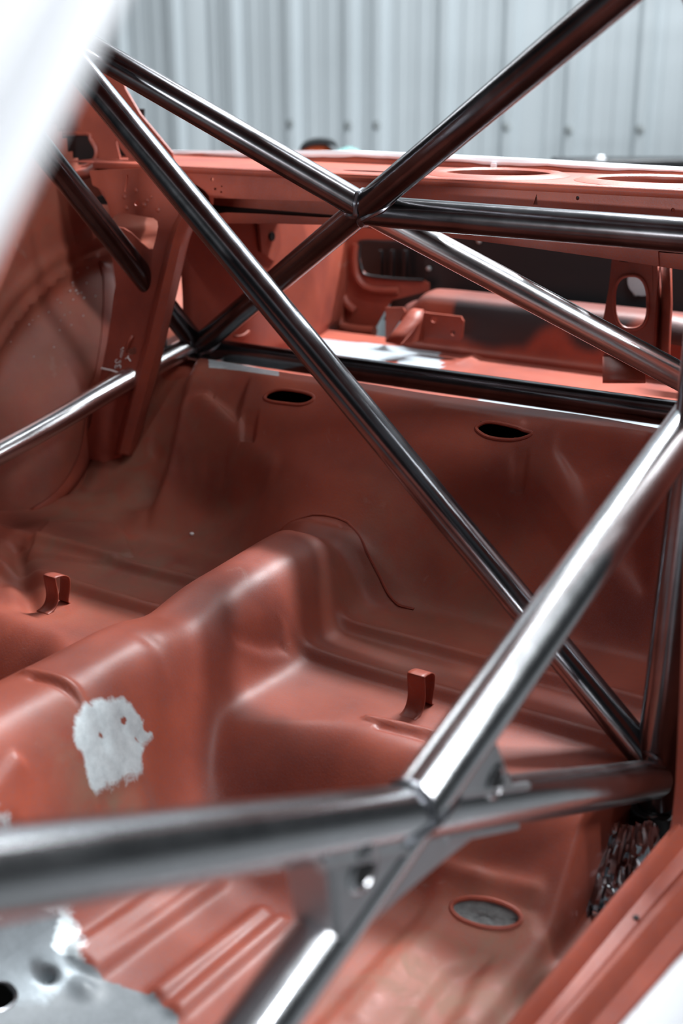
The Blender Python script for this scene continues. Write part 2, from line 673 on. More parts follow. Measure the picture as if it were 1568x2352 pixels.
# tunnel: pressed bead round it near the front, dent, bracket pocket at its side
ridge([(60, 1545), (120, 1555), (175, 1585), (195, 1625)], 0.006, 0.006, 2)
ridge([(75, 1560), (130, 1572), (180, 1605)], 0.004, -0.004, 2)
bump(345, 1470, 0.02, 0.012, -0.004)
emboss([(215, 1820), (328, 1774), (365, 1885), (240, 1905)], -0.004, 0.003)
emboss([(-30, 1830), (38, 1742), (62, 1765), (55, 1900), (-30, 1910)], 0.010, 0.006)
emboss([(545, 1465), (640, 1440), (650, 1490), (600, 1490)], -0.012, 0.010)
# pan and back board
bump(0, 1330, 0.03, 0.05, -0.012)
ridge([(35, 1250), (75, 1390)], 0.016, -0.018, 2)
bump(300, 1150, 0.07, 0.04, 0.026)
bump(350, 1190, 0.045, 0.03, 0.024)
bump(500, 1120, 0.08, 0.03, -0.034)
emboss([(60, 1290), (110, 1200), (260, 1205), (290, 1235), (305, 1275), (240, 1300)], 0.006, 0.003)
ridge([(380, 1048), (620, 1092)], 0.012, 0.016, 2)
for x, y in ((405, 1055), (440, 1062), (476, 1068), (515, 1075)):
    bump(x, y, 0.008, 0.006, -0.007)
emboss([(557, 945), (590, 950), (583, 1012), (553, 1008)], -0.016, 0.003)
emboss([(1178, 1035), (1212, 1040), (1203, 1125), (1170, 1118)], -0.012, 0.003)
emboss([(350, 1020), (430, 905), (560, 880), (545, 950)], -0.026, 0.012)
emboss([(1290, 1020), (1480, 1000), (1480, 1330), (1350, 1180)], -0.032, 0.016)
ridge([(1000, 945), (1190, 975)], 0.008, 0.004, 2)

# bare, dirty, shade-darkened and sealed areas, all with a shape of their own
SILVER = [hit(*p)[:2] for p in [(172, 1650), (215, 1612), (280, 1604), (318, 1640), (352, 1690), (330, 1712), (322, 1735), (326, 1771), (262, 1796), (215, 1815), (200, 1780), (190, 1730), (170, 1700)]]
FRONTM = [hit(*p)[:2] for p in [(-120, 2180), (0, 2110), (60, 2085), (135, 2100), (115, 2180), (190, 2210), (235, 2250), (350, 2285), (410, 2345), (420, 2420), (-150, 2450)]]
FRONTC = hit(45, 2140)[:2]
EDGEM = [hit(*p)[:2] for p in [(475, 822), (640, 845), (640, 862), (480, 846)]]
DIRT_SHADE = [(hit(*p)[:2], r, k) for p, r, k in (((250, 1130), 0.16, 0.9), ((330, 1290), 0.16, 0.8), ((450, 1250), 0.12, 0.7), ((900, 1385), 0.12, 0.55), ((1060, 1420), 0.12, 0.6), ((130, 1250), 0.1, 0.7), ((1190, 2300), 0.09, 1.0), ((980, 2270), 0.10, 1.0), ((1090, 2190), 0.08, 0.9), ((1010, 2060), 0.1, 0.4), ((440, 880), 0.1, 0.5), ((950, 1480), 0.12, 0.4), ((250, 1850), 0.05, 0.9))]  # front right floor blobs: brown dirt, widened to stand in for shade
HOLES = {'back_left': [hit(*p)[:2] for p in [(608, 912), (620, 899), (650, 893), (695, 899), (719, 908), (716, 920), (690, 928), (650, 925), (620, 920)]],
         'back_right': [hit(*p)[:2] for p in [(1094, 985), (1103, 973), (1130, 969), (1190, 982), (1221, 993), (1205, 1004), (1170, 1010), (1120, 1003)]],
         'floor_oval': [hit(1116 + 81 * math.cos(a) - 0.0, 2096 + 33 * math.sin(a) + 13 * math.cos(a))[:2] for a in np.linspace(0, 2 * math.pi, 29)[:-1]],
         'front_round': [hit(-8 + 44 * math.cos(a), 2288 + 34 * math.sin(a))[:2] for a in np.linspace(0, 2 * math.pi, 25)[:-1]]}
for k in ('back_left', 'back_right'):
    HOLES[k] = [p for p in catmull(HOLES[k], 4, True)]

# small round holes and dents
for x, y in ((282, 1658), (315, 1702), (235, 1694)):
    bump(x, y, 0.006, 0.006, -0.006)
for x, y in ((785, 1212), (828, 1288)):
    bump(x, y, 0.007, 0.005, -0.004)
bump(105, 2235, 0.007, 0.007, -0.02)
bump(195, 2275, 0.012, 0.010, 0.006)

DX = 0.0036
xs = np.arange(-1.66, -0.335, DX)
ys = np.arange(0.10, 1.700, DX)
GX, GY = np.meshgrid(xs, ys)
GZ = field(GX, GY)
# light, irregular waviness of beaten thin sheet
WV = np.zeros_like(GZ)
for _ in range(26):
    a, f = rng.uniform(0, 2 * math.pi), rng.uniform(12, 45)
    WV += np.sin((GX * math.cos(a) + GY * math.sin(a)) * f + rng.uniform(0, 6)) * 0.012 / f
GZ += WV * 0.5
nx, ny = len(xs), len(ys)
dirt_shade = np.zeros_like(GZ)
for c, r, k in DIRT_SHADE:
    dirt_shade = np.maximum(dirt_shade, k * np.exp(-((GX - c[0]) ** 2 + (GY - c[1]) ** 2) / r ** 2))
bare = np.clip(S(-0.014, 0.012, poly_dist(SILVER, GX, GY)), 0, 1)
for x_, y_, r_ in ((232, 1694, 0.006), (285, 1658, 0.006), (314, 1703, 0.005), (334, 1668, 0.006)):
    c_ = hit(x_, y_)
    bare = bare * (1 - 0.8 * np.exp(-(((GX - c_[0]) ** 2 + (GY - c_[1]) ** 2 + (GZ - c_[2]) ** 2) / (0.9 * r_) ** 2) ** 2))
worn = S(-0.014, 0.012, poly_dist(FRONTM, GX, GY))
bare = np.maximum(bare, 0.9 * np.exp(-(((GX - FRONTC[0]) ** 2 + (GY - FRONTC[1]) ** 2) / 0.07 ** 2) ** 2))
bare = np.maximum(bare, S(-0.006, 0.006, poly_dist(EDGEM, GX, GY)))
fx, fy = (GX[:-1, :-1] + DX / 2), (GY[:-1, :-1] + DX / 2)
keep = np.ones(fx.shape, bool)
for k, poly in HOLES.items():
    keep &= ~inside(poly, fx, fy)
dd = np.abs(fx - XC)
SEAM = [hit(*p)[:2] for p in [(765, 1189), (798, 1201), (823, 1230), (839, 1264), (856, 1297), (870, 1323), (890, 1364), (916, 1392), (957, 1402)]]
SEAM_D = [0.0] + [max(q[0] - XC, 0.01 * (i + 1)) for i, q in enumerate(SEAM)]
SEAM_Y = [SEAM[0][1]] + [q[1] for q in SEAM]
SEAM_D = np.maximum.accumulate(np.array(SEAM_D) + 1e-4 * np.arange(len(SEAM_D)))


def seam_y(d):
    return np.interp(d, SEAM_D, SEAM_Y)


tun_end = seam_y(dd)
region = np.zeros(fx.shape, int)                      # 0 floor
region[(fy > 0.985)] = 1                               # seat pan
region[(fy > 1.425)] = 2                               # back board
region[(dd < 0.150) & (fy < tun_end)] = 3
idx = np.arange(nx * ny).reshape(ny, nx)
quads = np.stack([idx[:-1, :-1], idx[:-1, 1:], idx[1:, 1:], idx[1:, :-1]], -1)
V_ALL = np.stack([GX, GY, GZ], -1).reshape(-1, 3)
PAN = {}
for r, nm in enumerate(('floor_pan', 'rear_seat_pan', 'rear_back_board', 'transmission_tunnel')):
    q = quads[(region == r) & keep]
    used, inv = np.unique(q, return_inverse=True)
    V = V_ALL[used].copy()
    if nm == 'transmission_tunnel':
        V[:, 2] += 0.0022 * S(0.13, 0.10, np.abs(V[:, 0] - XC)) * S(0.06, 0.02, seam_y(np.abs(V[:, 0] - XC)) - V[:, 1])
    PAN[nm] = mk(nm, V, inv.reshape(-1, 4), M_PRIMER, car, angle=70, attrs={'bare': bare.reshape(-1)[used], 'dirt_shade': dirt_shade.reshape(-1)[used], 'worn_metal': worn.reshape(-1)[used]})
PAN['transmission_tunnel']['label'] = 'rounded transmission tunnel with ground silver patch on its side'
PAN['floor_pan']['label'] = 'ribbed floor pan with bare metal patch at front'


def on_pan(xy, dz=0.0):
    z = field(np.array([xy[0]]), np.array([xy[1]]))[0]
    return np.array([xy[0], xy[1], z + dz])


for k, poly in HOLES.items():
    pts = [on_pan(p, -0.0012) for p in poly]
    pts.append(pts[0]); pts.append(pts[1])
    V, F = tube_mesh(pts, 0.0028, 8, False)
    host = PAN['rear_back_board'] if k.startswith('back') else PAN['floor_pan']
    mk('hole_rim', V, F, M_STEEL_HALFSHADE if k == 'front_round' else M_PRIMER, host)
c = np.mean(HOLES['floor_oval'], axis=0)
rows = [[on_pan(np.asarray(p) * s + c * (1 - s), -0.0035) + np.array([0, 0, rng.uniform(-0.0015, 0.0015)]) for p in HOLES['floor_oval'] + HOLES['floor_oval'][:1]] for s in (1.12, 0.8, 0.5, 0.2, 0.02)]
o = loft('drain_pad', rows, M_PAD, PAN['floor_pan'])
o['label'] = 'rough grey pad in the oval floor opening'
# seam of the tunnel's rear flange
pts = []
for t in np.linspace(-0.97 * SEAM_D[-1], 0.97 * SEAM_D[-1], 60):
    d = abs(t)
    y = float(seam_y(d))
    pts.append(on_pan((XC + t, y), 0.001))
V, F = tube_mesh(pts, 0.0022, 6)
mk('flange_lip', V, F, M_PRIMER, PAN['transmission_tunnel'])


# seat hooks
def seat_hook(pxx, pyy, w=0.024, yaw=0.0):
    c = hit(pxx, pyy)
    prof = [(-0.030, 0.000), (-0.020, 0.002), (-0.012, 0.008), (-0.008, 0.020), (-0.009, 0.036), (-0.010, 0.046), (-0.008, 0.050), (0.006, 0.048), (0.016, 0.043), (0.020, 0.036), (0.018, 0.020), (0.013, 0.004), (0.022, -0.002)]
    prof = catmull([np.array(p) for p in prof], 4)
    rows = []
    for y, z in prof:
        taper = 1.0 - 0.2 * S(0.0, 0.02, y)
        rows.append([c + np.array([s * w * 0.5 * taper, y + 0.012, z]) for s in (-1, -0.5, 0, 0.5, 1)])
    return loft('seat_hook', rows, M_PRIMER, car, 0.0016)


seat_hook(952, 1636)
seat_hook(118, 1398)

# white fleck of filler on the pan, silver scratch on the back board, weld spatter
c = hit(441, 1227)
V, F = tube_mesh([c + np.array([0, 0, 0.0]), c + np.array([0, 0, 0.002]), c + np.array([0, 0, 0.003])], [0.004, 0.004, 0.002], 10)
mk('paint_fleck', V, F, M_CHALK, PAN['rear_seat_pan'])

# ------------------------------------------------------------------ far side: quarter panel and wheel house
WY, WZ, WR = 1.78, -0.80, 0.46


def side_x(Y, Z):
    r = np.hypot((Y - WY), (Z - WZ))
    b = S(WR + 0.01, WR - 0.14, r)
    x = -1.66 + 0.105 * b
    x += 0.010 * np.exp(-((r - WR - 0.015) / 0.010) ** 2) + 0.008 * np.exp(-((r - WR - 0.05) / 0.010) ** 2)
    return x


yy = np.arange(0.75, 2.45, 0.012)
zz = np.arange(-0.93, -0.06, 0.012)
WYG, WZG = np.meshgrid(yy, zz)
SX = side_x(WYG, WZG)
rr = np.hypot(WYG - WY, WZG - WZ)
V = np.stack([SX, WYG, WZG], -1).reshape(-1, 3)
ny2, nz2 = len(yy), len(zz)
idx = np.arange(ny2 * nz2).reshape(nz2, ny2)
q = np.stack([idx[:-1, :-1], idx[:-1, 1:], idx[1:, 1:], idx[1:, :-1]], -1)
cr = rr[:-1, :-1]
for nm, mask in (('wheel_house', cr < WR + 0.012), ('quarter_panel', (cr >= WR - 0.005) & (WZG[:-1, :-1] < -0.075 - 0.10 * S(1.6, 1.7, WYG[:-1, :-1])))):
    qq = q[mask]
    used, inv = np.unique(qq, return_inverse=True)
    o = mk(nm, V[used] - (np.array([0.0006, 0, 0]) if nm == 'quarter_panel' else 0), inv.reshape(-1, 4), M_PRIMER, car, angle=60, attrs={'dirt_shade': 0.35 * np.ones(len(used))})
    if nm == 'wheel_house':
        o['label'] = 'domed far wheel house flecked with white paint'
        WH = o
# white paint flecks on the wheel house
FV, FF = [], []
for x, y, s in [(167, 649, 3), (168, 656, 2), (199, 650, 3), (161, 668, 3), (175, 667, 3.5), (187, 672, 2.5), (179, 674, 3), (193, 684, 3.5), (219, 680, 3), (168, 688, 2.5), (132, 688, 2), (139, 695, 2), (112, 717, 3), (161, 718, 2), (148, 723, 2), (191, 725, 2.5), (88, 726, 1.5), (75, 735, 1.5), (139, 736, 1.5), (67, 745, 2.5), (164, 746, 2), (137, 758, 2), (124, 797, 2), (25, 785, 2), (78, 819, 2), (201, 615, 2), (178, 626, 2)]:
    r = ray(x, y)
    t = np.linspace(1.0, 3.0, 4000)
    pp = r[None] * t[:, None]
    i = np.argmax(pp[:, 0] < side_x(pp[:, 1], pp[:, 2]))
    c = pp[i] * 0.998
    w = s / FPX * t[i]
    b = len(FV)
    e1 = np.array([0, 1, 0]) * w * 1.0; e2 = np.array([0, 0.3, 1]) * w * 1.1
    FV += [c + e1, c + e2 * 0.7, c - e1, c - e2 * 0.7, c - r * 0.0008, c + r * 0.002]
    FF += [[b, b + 1, b + 4], [b + 1, b + 2, b + 4], [b + 2, b + 3, b + 4], [b + 3, b, b + 4], [b, b + 5, b + 1], [b + 1, b + 5, b + 2], [b + 2, b + 5, b + 3], [b + 3, b + 5, b]]
o = mk('paint_flecks', FV, FF, M_CHALK, WH); o['kind'] = 'stuff'
# bare pressed edge next to the wheel house (flange strip in front of the pillar plate)
rows = []
for t in np.linspace(0, 1, 24):
    a = catmull([np.array(p, float) for p in [(228, 600), (238, 640), (238, 700), (232, 780), (220, 850), (205, 900), (192, 990), (180, 1045), (155, 1095), (115, 1140), (60, 1175)]], 6)
    i = t * (len(a) - 1); k = int(min(i, len(a) - 2)); p = a[k] + (a[k + 1] - a[k]) * (i - k)
    wdt = 22 - 6 * t
    row = []
    for dx_, off in ((0, 0.000), (1, 0.0025), (wdt * 0.5, 0.003), (wdt, 0.003), (wdt + 14, 0.002)):
        r = ray(p[0] + dx_, p[1] + dx_ * 0.15)
        tt = np.linspace(1.0, 3.0, 3000)
        pp = r[None] * tt[:, None]
        q_ = pp[np.argmax(pp[:, 0] < side_x(pp[:, 1], pp[:, 2]))]
        row.append(q_ + np.array([off, -off, 0]))
    rows.append(row)
loft('spot_weld_flange', rows, M_PRIMER, WH, 0.002)

# ------------------------------------------------------------------ pillar plate that the far back stay passes through
YP = 1.548
out = px([(205, 392), (300, 388), (345, 385), (385, 430), (420, 455), (418, 500), (405, 530), (283, 1010), (278, 1050), (240, 1062), (196, 1052), (190, 1030), (197, 1005), (209, 970), (215, 935), (226, 880), (236, 839), (246, 785), (257, 713), (261, 678), (266, 655), (262, 620), (252, 560), (254, 520), (250, 480), (240, 440), (212, 425)], Y=YP)
win = px([(257, 503), (261, 496), (270, 491), (292, 491), (330, 497), (352, 501), (361, 508), (363, 520), (357, 550), (351, 572), (342, 572), (325, 558), (303, 536), (284, 524), (266, 520)], Y=YP)
hole1 = ellipse_px(266, 882, 27, 30, 22, Y=YP)
hole2 = px([(290, 808), (298, 800), (312, 796), (313, 812), (304, 815), (297, 815)], Y=YP)
slit = px([(290, 402), (295, 402), (292, 422), (287, 442), (286, 438), (289, 420)], Y=YP)
rnd = ellipse_px(314, 467, 5.5, 6, 14, Y=YP)
plate = sheet('pillar_plate', out, [win, hole1, hole2, slit, rnd], 0.002, M_PRIMER, car)
plate['label'] = 'pierced primer plate with chalk marks between shelf and wheel house'
# rolled edge of the plate: lit bevel and a return face
La = [(436, 452), (424, 485), (399, 540), (379, 620), (355, 720), (331, 820), (304, 920), (282, 1000), (272, 1044)]
rows = []
for x, y in catmull([np.array(p, float) for p in La], 6):
    k = (y - 452) / 553
    w1 = 20 + 4 * k
    a = P(x - 10, y, Y=YP - 0.001); b = P(x + w1 * 0.12, y, Y=YP - 0.004); c_ = P(x + w1, y + 3, Y=YP + 0.008); d_ = P(x + w1 + 14, y + 6, Y=YP + 0.026); e_ = P(x + w1 + 16, y + 7, Y=YP + 0.034)
    rows.append([a, b, b * 0.6 + c_ * 0.4, c_, d_, e_])
loft('rolled_edge', rows, M_PRIMER, plate, 0.0015)
for x, y, r in ((285, 452, 8), (312, 437, 7), (330, 470, 9), (290, 478, 8), (338, 460, 6), (362, 482, 8), (347, 452, 5)):
    c = P(x, y, Y=YP - 0.0005)
    V, F = [], []
    rw = r / FPX * 1.75
    rows = [[c + np.array([math.cos(a) * q * rw, -0.003 * (1 - q) ** 1.5, math.sin(a) * q * rw * 1.0]) for a in np.linspace(0, 2 * math.pi, 13)] for q in (1, 0.7, 0.35, 0.02)]
    loft('dimple', rows, M_PRIMER, plate)


def chalk(name, strokes, host, Y, r=0.0011, mat=M_CHALK):
    V, F = [], []
    for st in strokes:
        pts = [P(a, b, Y=Y) for a, b in st]
        v, f = tube_mesh(pts, r, 6)
        n = len(V)
        V += v; F += [[i + n for i in q] for q in f]
    return mk(name, V, F, mat, host)


def cz(x, y):   # zoomed crop -> photo
    return x / 3.733, 480 + y / 3.734


chalk('chalk_line', [[cz(870, 1365), cz(960, 1385), cz(1060, 1420), cz(1165, 1450)]], plate, YP - 0.001, 0.0016)
chalk('chalk_writing', [
    [cz(1030, 1365), cz(1035, 1345), cz(1022, 1335), cz(1010, 1348), cz(1008, 1360), cz(1004, 1345), cz(992, 1340), cz(985, 1352), cz(990, 1368)],      # 3
    [cz(1030, 1320), cz(1034, 1300), cz(1012, 1318), cz(996, 1322), cz(988, 1306), cz(996, 1292), cz(1005, 1290)],                                       # 2
    [cz(1040, 1275), cz(1030, 1262), cz(1050, 1256), cz(1030, 1245), cz(1052, 1238), cz(1032, 1228), cz(1056, 1218), cz(1036, 1205), cz(1058, 1190)],   # m
    [cz(1075, 1285), cz(1095, 1272), cz(1100, 1258)], [cz(1095, 1272), cz(1120, 1305)],                                                                   # y
    [cz(1062, 1390), cz(1072, 1430), cz(1100, 1410)], [cz(1072, 1430), cz(1062, 1412), cz(1078, 1398)]], plate, YP - 0.001, 0.0010)
# torn lip at the square hole
rows = [[P(290, 810, Y=YP - 0.001), P(296, 808, Y=YP - 0.001)], [P(287, 800, Y=YP - 0.006), P(293, 798, Y=YP - 0.007)], [P(291, 785, Y=YP - 0.008), P(297, 786, Y=YP - 0.008)], [P(302, 770, Y=YP - 0.004), P(306, 772, Y=YP - 0.003)]]
loft('torn_lip', rows, M_PRIMER, plate, 0.0012)

# ------------------------------------------------------------------ rear shelf
YS = 1.62
ZS = -0.150
front = px([(205, 400), (300, 386), (700, 398), (1000, 413), (1300, 434), (1700, 468), (1700, 512), (1568, 500), (1300, 488), (1000, 473), (720, 462), (505, 455), (490, 455), (488, 470), (484, 470), (480, 450), (470, 438), (452, 425), (438, 425), (440, 470), (400, 480), (250, 470)], Y=YS)
holes = [ellipse_px(487, 412, 3.5, 4, 10, Y=YS), ellipse_px(494, 434, 3, 3, 10, Y=YS), ellipse_px(508, 441, 2.5, 2.5, 8, Y=YS), ellipse_px(509, 428, 2, 2, 8, Y=YS),
         px([(1232, 445), (1234, 470), (1224, 470)], Y=YS), ellipse_px(1326, 455, 4, 5, 10, Y=YS), ellipse_px(1545, 483, 4.5, 6, 10, Y=YS)]
shelf = sheet('rear_shelf', front, holes, 0.003, M_PRIMER, car)
shelf['label'] = 'primer rear shelf with speaker openings under the rear window'
# top with speaker openings
xl, xr = -1.62, -0.36
yb = float(P(870, 377, Z=ZS)[1])
sp = [ellipse_px(1085, 409, 112, 11, 40, Z=ZS), ellipse_px(1430, 437, 150, 10, 40, Z=ZS)]
sp = []
for (pa, pb) in (((972, 405), (1196, 417)), ((1276, 430), (1580, 446))):
    a, b = P(*pa, Z=ZS), P(*pb, Z=ZS)
    cx_ = (a[0] + b[0]) / 2
    rx_ = abs(b[0] - a[0]) / 2 * 1.0
    sp.append([np.array([cx_ + rx_ * math.cos(t), (YS + yb) / 2 + 0.008 + (yb - YS) * 0.33 * math.sin(t), ZS]) for t in np.linspace(0, 2 * math.pi, 41)[:-1]])
sl = [np.array([-1.05 + 0.045 * math.cos(t), YS + 0.07 + 0.012 * math.sin(t), ZS]) for t in np.linspace(0, 2 * math.pi, 21)[:-1]]
top = [np.array(p) for p in ((xl, YS, ZS), (xr, YS, ZS - 0.004), (xr, yb, ZS), (xl, yb, ZS))]
top[1][2] = ZS
st = sheet('shelf_top', top, sp + [sl], 0.002, M_PRIMER, shelf, push=(0, 0, -1))
for ring in sp:
    c = np.mean(ring, axis=0)
    rows = [[c + (p - c) * s + np.array([0, 0, dz]) for p in ring + ring[:1]] for s, dz in ((1.35, 0.0003), (1.22, 0.004), (1.08, 0.005), (1.0, 0.002), (0.985, -0.010))]
    loft('speaker_rim', rows, M_PRIMER, shelf)
# rolled front corner
rows = [[np.array([x, YS + dy, ZS + dz]) for dy, dz in ((-0.001, -0.010), (-0.0012, -0.004), (0.001, -0.0005), (0.004, 0.0012), (0.012, 0.001))] for x in np.linspace(xl + 0.06, xr, 12)]
loft('rolled_corner', rows, M_PRIMER, shelf, 0.001)
# recess behind, lower flange
sheet('shelf_recess', px([(430, 420), (1700, 470), (1700, 640), (1000, 520), (440, 505)], Y=1.69), [], 0.002, M_PRIMER, shelf)
sheet('lower_flange', px([(462, 494), (505, 490), (519, 488), (600, 491), (700, 497), (800, 504), (930, 512), (1100, 528), (1300, 545), (1510, 560), (1512, 612), (1380, 592), (1230, 571), (1080, 551), (930, 535), (850, 525), (770, 517), (640, 514), (520, 513), (465, 506)], Y=1.635), [], 0.003, M_PRIMER, shelf)
sheet('shelf_bottom', [np.array(p) for p in ((xl, 1.64, -0.222), (xr, 1.64, -0.235), (xr, 1.88, -0.21), (xl, 1.88, -0.20))], [], 0.002, M_CAVITY_SHADE, shelf, push=(0, 0, 1))  # coloured dark so the speaker openings read as shaded
sheet('flange_end', px([(1512, 560), (1700, 575), (1700, 640), (1512, 612)], Y=1.64), [], 0.003, M_PRIMER, shelf)
# rear window lower frame: dark riser and white painted lip
top_px = [(200, 344), (400, 347), (730, 347), (870, 352), (1130, 364), (1400, 379), (1568, 388), (1800, 402)]
bot_px = [(200, 356), (400, 357), (640, 359), (730, 360), (870, 363), (1000, 369), (1130, 377), (1400, 389), (1568, 396), (1800, 409)]
lt = catmull([P(x, y, Y=yb + 0.004) for x, y in top_px], 10)
lb = catmull([P(x, y, Y=yb + 0.004) for x, y in bot_px], 10)
tx_ = np.array([p[0] for p in lt]); tz_ = np.array([p[2] for p in lt])
bx_ = np.array([p[0] for p in lb]); bz_ = np.array([p[2] for p in lb])
wl, riser = [], [[], []]
for x in np.linspace(-1.62, -0.33, 60):
    zt, zb_ = float(np.interp(x, tx_, tz_)), float(np.interp(x, bx_, bz_))
    zb_ += 0.0010 * math.sin(x * 37) + 0.0007 * math.sin(x * 91)
    wl.append([np.array([x, yb + 0.004, zb_]), np.array([x, yb + 0.0035, zb_ * 0.5 + zt * 0.5]), np.array([x, yb + 0.006, zt]), np.array([x, yb + 0.08, zt - 0.004]), np.array([x, yb + 0.09, zt - 0.02])])
    riser[0].append(np.array([x, yb, ZS - 0.004])); riser[1].append(np.array([x, yb + 0.006, zb_ + 0.001]))
loft('window_riser', riser, M_PRIMER, shelf, 0.002)
o = loft('window_lip', wl, M_WHITE, shelf, 0.002)
o['label'] = 'white painted lower edge of the rear window'
c = P(1133, 378, Y=yb)
box('paint_chip', c + np.array([-0.004, -0.002, -0.004]), c + np.array([0.005, 0.002, 0.002]), M_WHITE, o)

# far rear pillar
YC = 1.70
pil = sheet('rear_pillar', px([(40, 40), (150, 40), (262, 120), (288, 205), (322, 262), (395, 350), (400, 386), (310, 386), (212, 398), (205, 405), (150, 420), (40, 420)], Y=YC),
            [px([(120, 312), (198, 308), (207, 322), (219, 345), (215, 364), (196, 379), (120, 386)], Y=YC), px([(264, 318), (276, 340), (300, 372), (300, 376), (279, 376)], Y=YC)], 0.003, M_PRIMER, car)
pil['label'] = 'far rear pillar with an open access hole'
rim = catmull(px([(110, 310), (198, 306), (209, 321), (221, 345), (217, 366), (197, 382), (110, 388)], Y=YC - 0.002), 5)
V, F = tube_mesh(rim, 0.004, 8)
mk('pressed_rim', V, F, M_PRIMER, pil)
sheet('pillar_cavity', px([(20, 250), (330, 250), (330, 420), (20, 420)], Y=YC + 0.06), [], 0.003, M_CAVITY_SHADE, pil)
# rounded return under the pillar hole
rows = [[P(x, y + k, Y=YC - 0.01 - dq) for x, y in ((120, 390), (170, 388), (200, 385), (214, 376), (220, 372))] for k, dq in ((0, 0), (8, 0.02), (16, 0.026), (24, 0.02))]
loft('pillar_return', rows, M_PRIMER, pil, 0.0015)

# ------------------------------------------------------------------ boot
ZB = -0.505
bx = np.linspace(-1.45, -0.30, 60); by = np.linspace(1.705, 2.10, 40)
BX, BY = np.meshgrid(bx, by)
BZ = np.full_like(BX, ZB) + 0.004 * np.exp(-((BY - 2.02) / 0.01) ** 2) + 0.006 * np.exp(-((BX + 1.02) / 0.006) ** 2) * S(1.85, 1.95, BY)
BZ += -0.02 * S(-1.0, -1.03, BX) * 0
SEAL = [P(*p, Z=ZB)[:2] for p in [(735, 780), (800, 788), (900, 797), (990, 790), (1030, 795), (1012, 820), (1018, 850), (930, 842), (905, 826), (860, 838), (740, 815)]]
GAPM = S(1.80, 1.76, BY) * S(-0.90, -0.86, BX)
q = np.arange(60 * 40).reshape(40, 60)
q = np.stack([q[:-1, :-1], q[:-1, 1:], q[1:, 1:], q[1:, :-1]], -1).reshape(-1, 4)
boot = mk('boot_floor', np.stack([BX, BY, BZ], -1).reshape(-1, 3), q, M_PRIMER, car, attrs={'sealer': np.maximum(S(-0.006, 0.006, poly_dist(SEAL, BX, BY)), GAPM * 0.9).reshape(-1)})
boot['label'] = 'pink lit boot floor with a smear of grey sealer'
YR = 2.03
# stepped rear wall: primer below, black paint above
prof = [(2.02, -0.505), (2.022, -0.495), (2.03, -0.488), (2.034, -0.47), (2.036, -0.448), (2.040, -0.425), (2.046, -0.411), (2.056, -0.403), (2.075, -0.399), (2.11, -0.40), (2.22, -0.42)]
prof = catmull([np.array(p) for p in prof], 3)
xsb = np.linspace(-1.205, -0.30, 90)
rows, bl = [], []
for y, z in prof:
    row = []
    for x in xsb:
        e = 0.03 * S(-1.14, -1.20, x)
        zz_ = z - (e * (z + 0.505) / 0.1)
        row.append(np.array([x, y + e, zz_]))
        n_ = mnoise.noise(Vector((x * 16, z * 12, 0.3))) * 0.035
        h_ = (z + 0.505) + n_ - 0.03 * math.exp(-((x + 0.86) / 0.06) ** 2) - 0.045 * S(-0.8, -0.72, x) + 0.07 * math.exp(-((x + 1.02) / 0.04) ** 2) * 0
        b_ = S(0.015, 0.05, h_) * (1 - 0.45 * S(0.092, 0.104, z + 0.505))
        if x < -1.08: b_ *= S(0.085, 0.10, z + 0.505) * 0.9
        bl.append(b_ * 0.96)
    rows.append(row)
o = loft('boot_step', rows, M_PRIMER, car, 0.002, attrs={'black_paint': bl})
o['label'] = 'stepped boot wall blackened along its top'
# black rear panel with the lamp opening at its far end
YB = 2.20
rear = sheet('boot_rear_panel', px([(895, 480), (1750, 520), (1750, 800), (880, 735), (900, 690), (880, 650), (975, 645), (975, 560), (880, 550), (880, 520)], Y=YB), [], 0.003, M_BLACK, car)
rear['label'] = 'black boot rear panel'
for x, y in ((1100, 554), (1460, 674), (985, 617)):
    c = P(x, y, Y=YB - 0.003)
    V, F = tube_mesh([c, c + np.array([0, -0.003, 0]), c + np.array([0, -0.005, 0])], [0.0055, 0.005, 0.002], 10)
    mk('bolt_head', V, F, M_SCREW, rear)
c = P(1475, 645, Y=YB - 0.003)
V, F = tube_mesh([c, c + np.array([0, -0.004, 0]), c + np.array([0, -0.005, 0])], [0.028, 0.027, 0.02], 24)
mk('grommet', V, F, M_GREYSEAL, rear)
# far corner panel round the lamp opening
ot = [(700, 515), (905, 525), (985, 530), (985, 560), (972, 556), (832, 554), (826, 562), (824, 580), (830, 618), (842, 632), (900, 640), (972, 644), (985, 650), (985, 668), (900, 690), (880, 720), (850, 775), (775, 778), (745, 700), (735, 560)]
lampc = sheet('lamp_corner_panel', px(ot, Y=YB - 0.02), [], 0.003, M_PRIMER, car)
V, F = tube_mesh(catmull(px([(975, 558), (900, 556), (832, 554), (825, 565), (824, 590), (830, 618), (842, 632), (900, 640), (972, 644)], Y=YB - 0.022), 6), 0.003, 8)
mk('opening_rim', V, F, M_BLACK, lampc)
V, F = tube_mesh(catmull(px([(818, 560), (815, 600), (822, 640), (850, 664), (915, 668)], Y=YB - 0.022), 6), 0.008, 10)
mk('pressed_bead', V, F, M_PRIMER, lampc)
V, F = tube_mesh(catmull(px([(742, 560), (746, 620), (758, 680), (775, 725), (790, 752), (860, 762)], Y=YB - 0.03), 6), 0.011, 12)
mk('pressed_bead', V, F, M_PRIMER, lampc)
V, F = tube_mesh(catmull(px([(768, 600), (775, 650), (795, 695), (815, 715)], Y=YB - 0.02), 6), 0.010, 12)
mk('pressed_bead', V, F, M_PRIMER, lampc)
sheet('lamp_cavity', px([(780, 520), (1000, 530), (1000, 680), (780, 680)], Y=YB + 0.07), [], 0.003, M_BLACK, lampc)
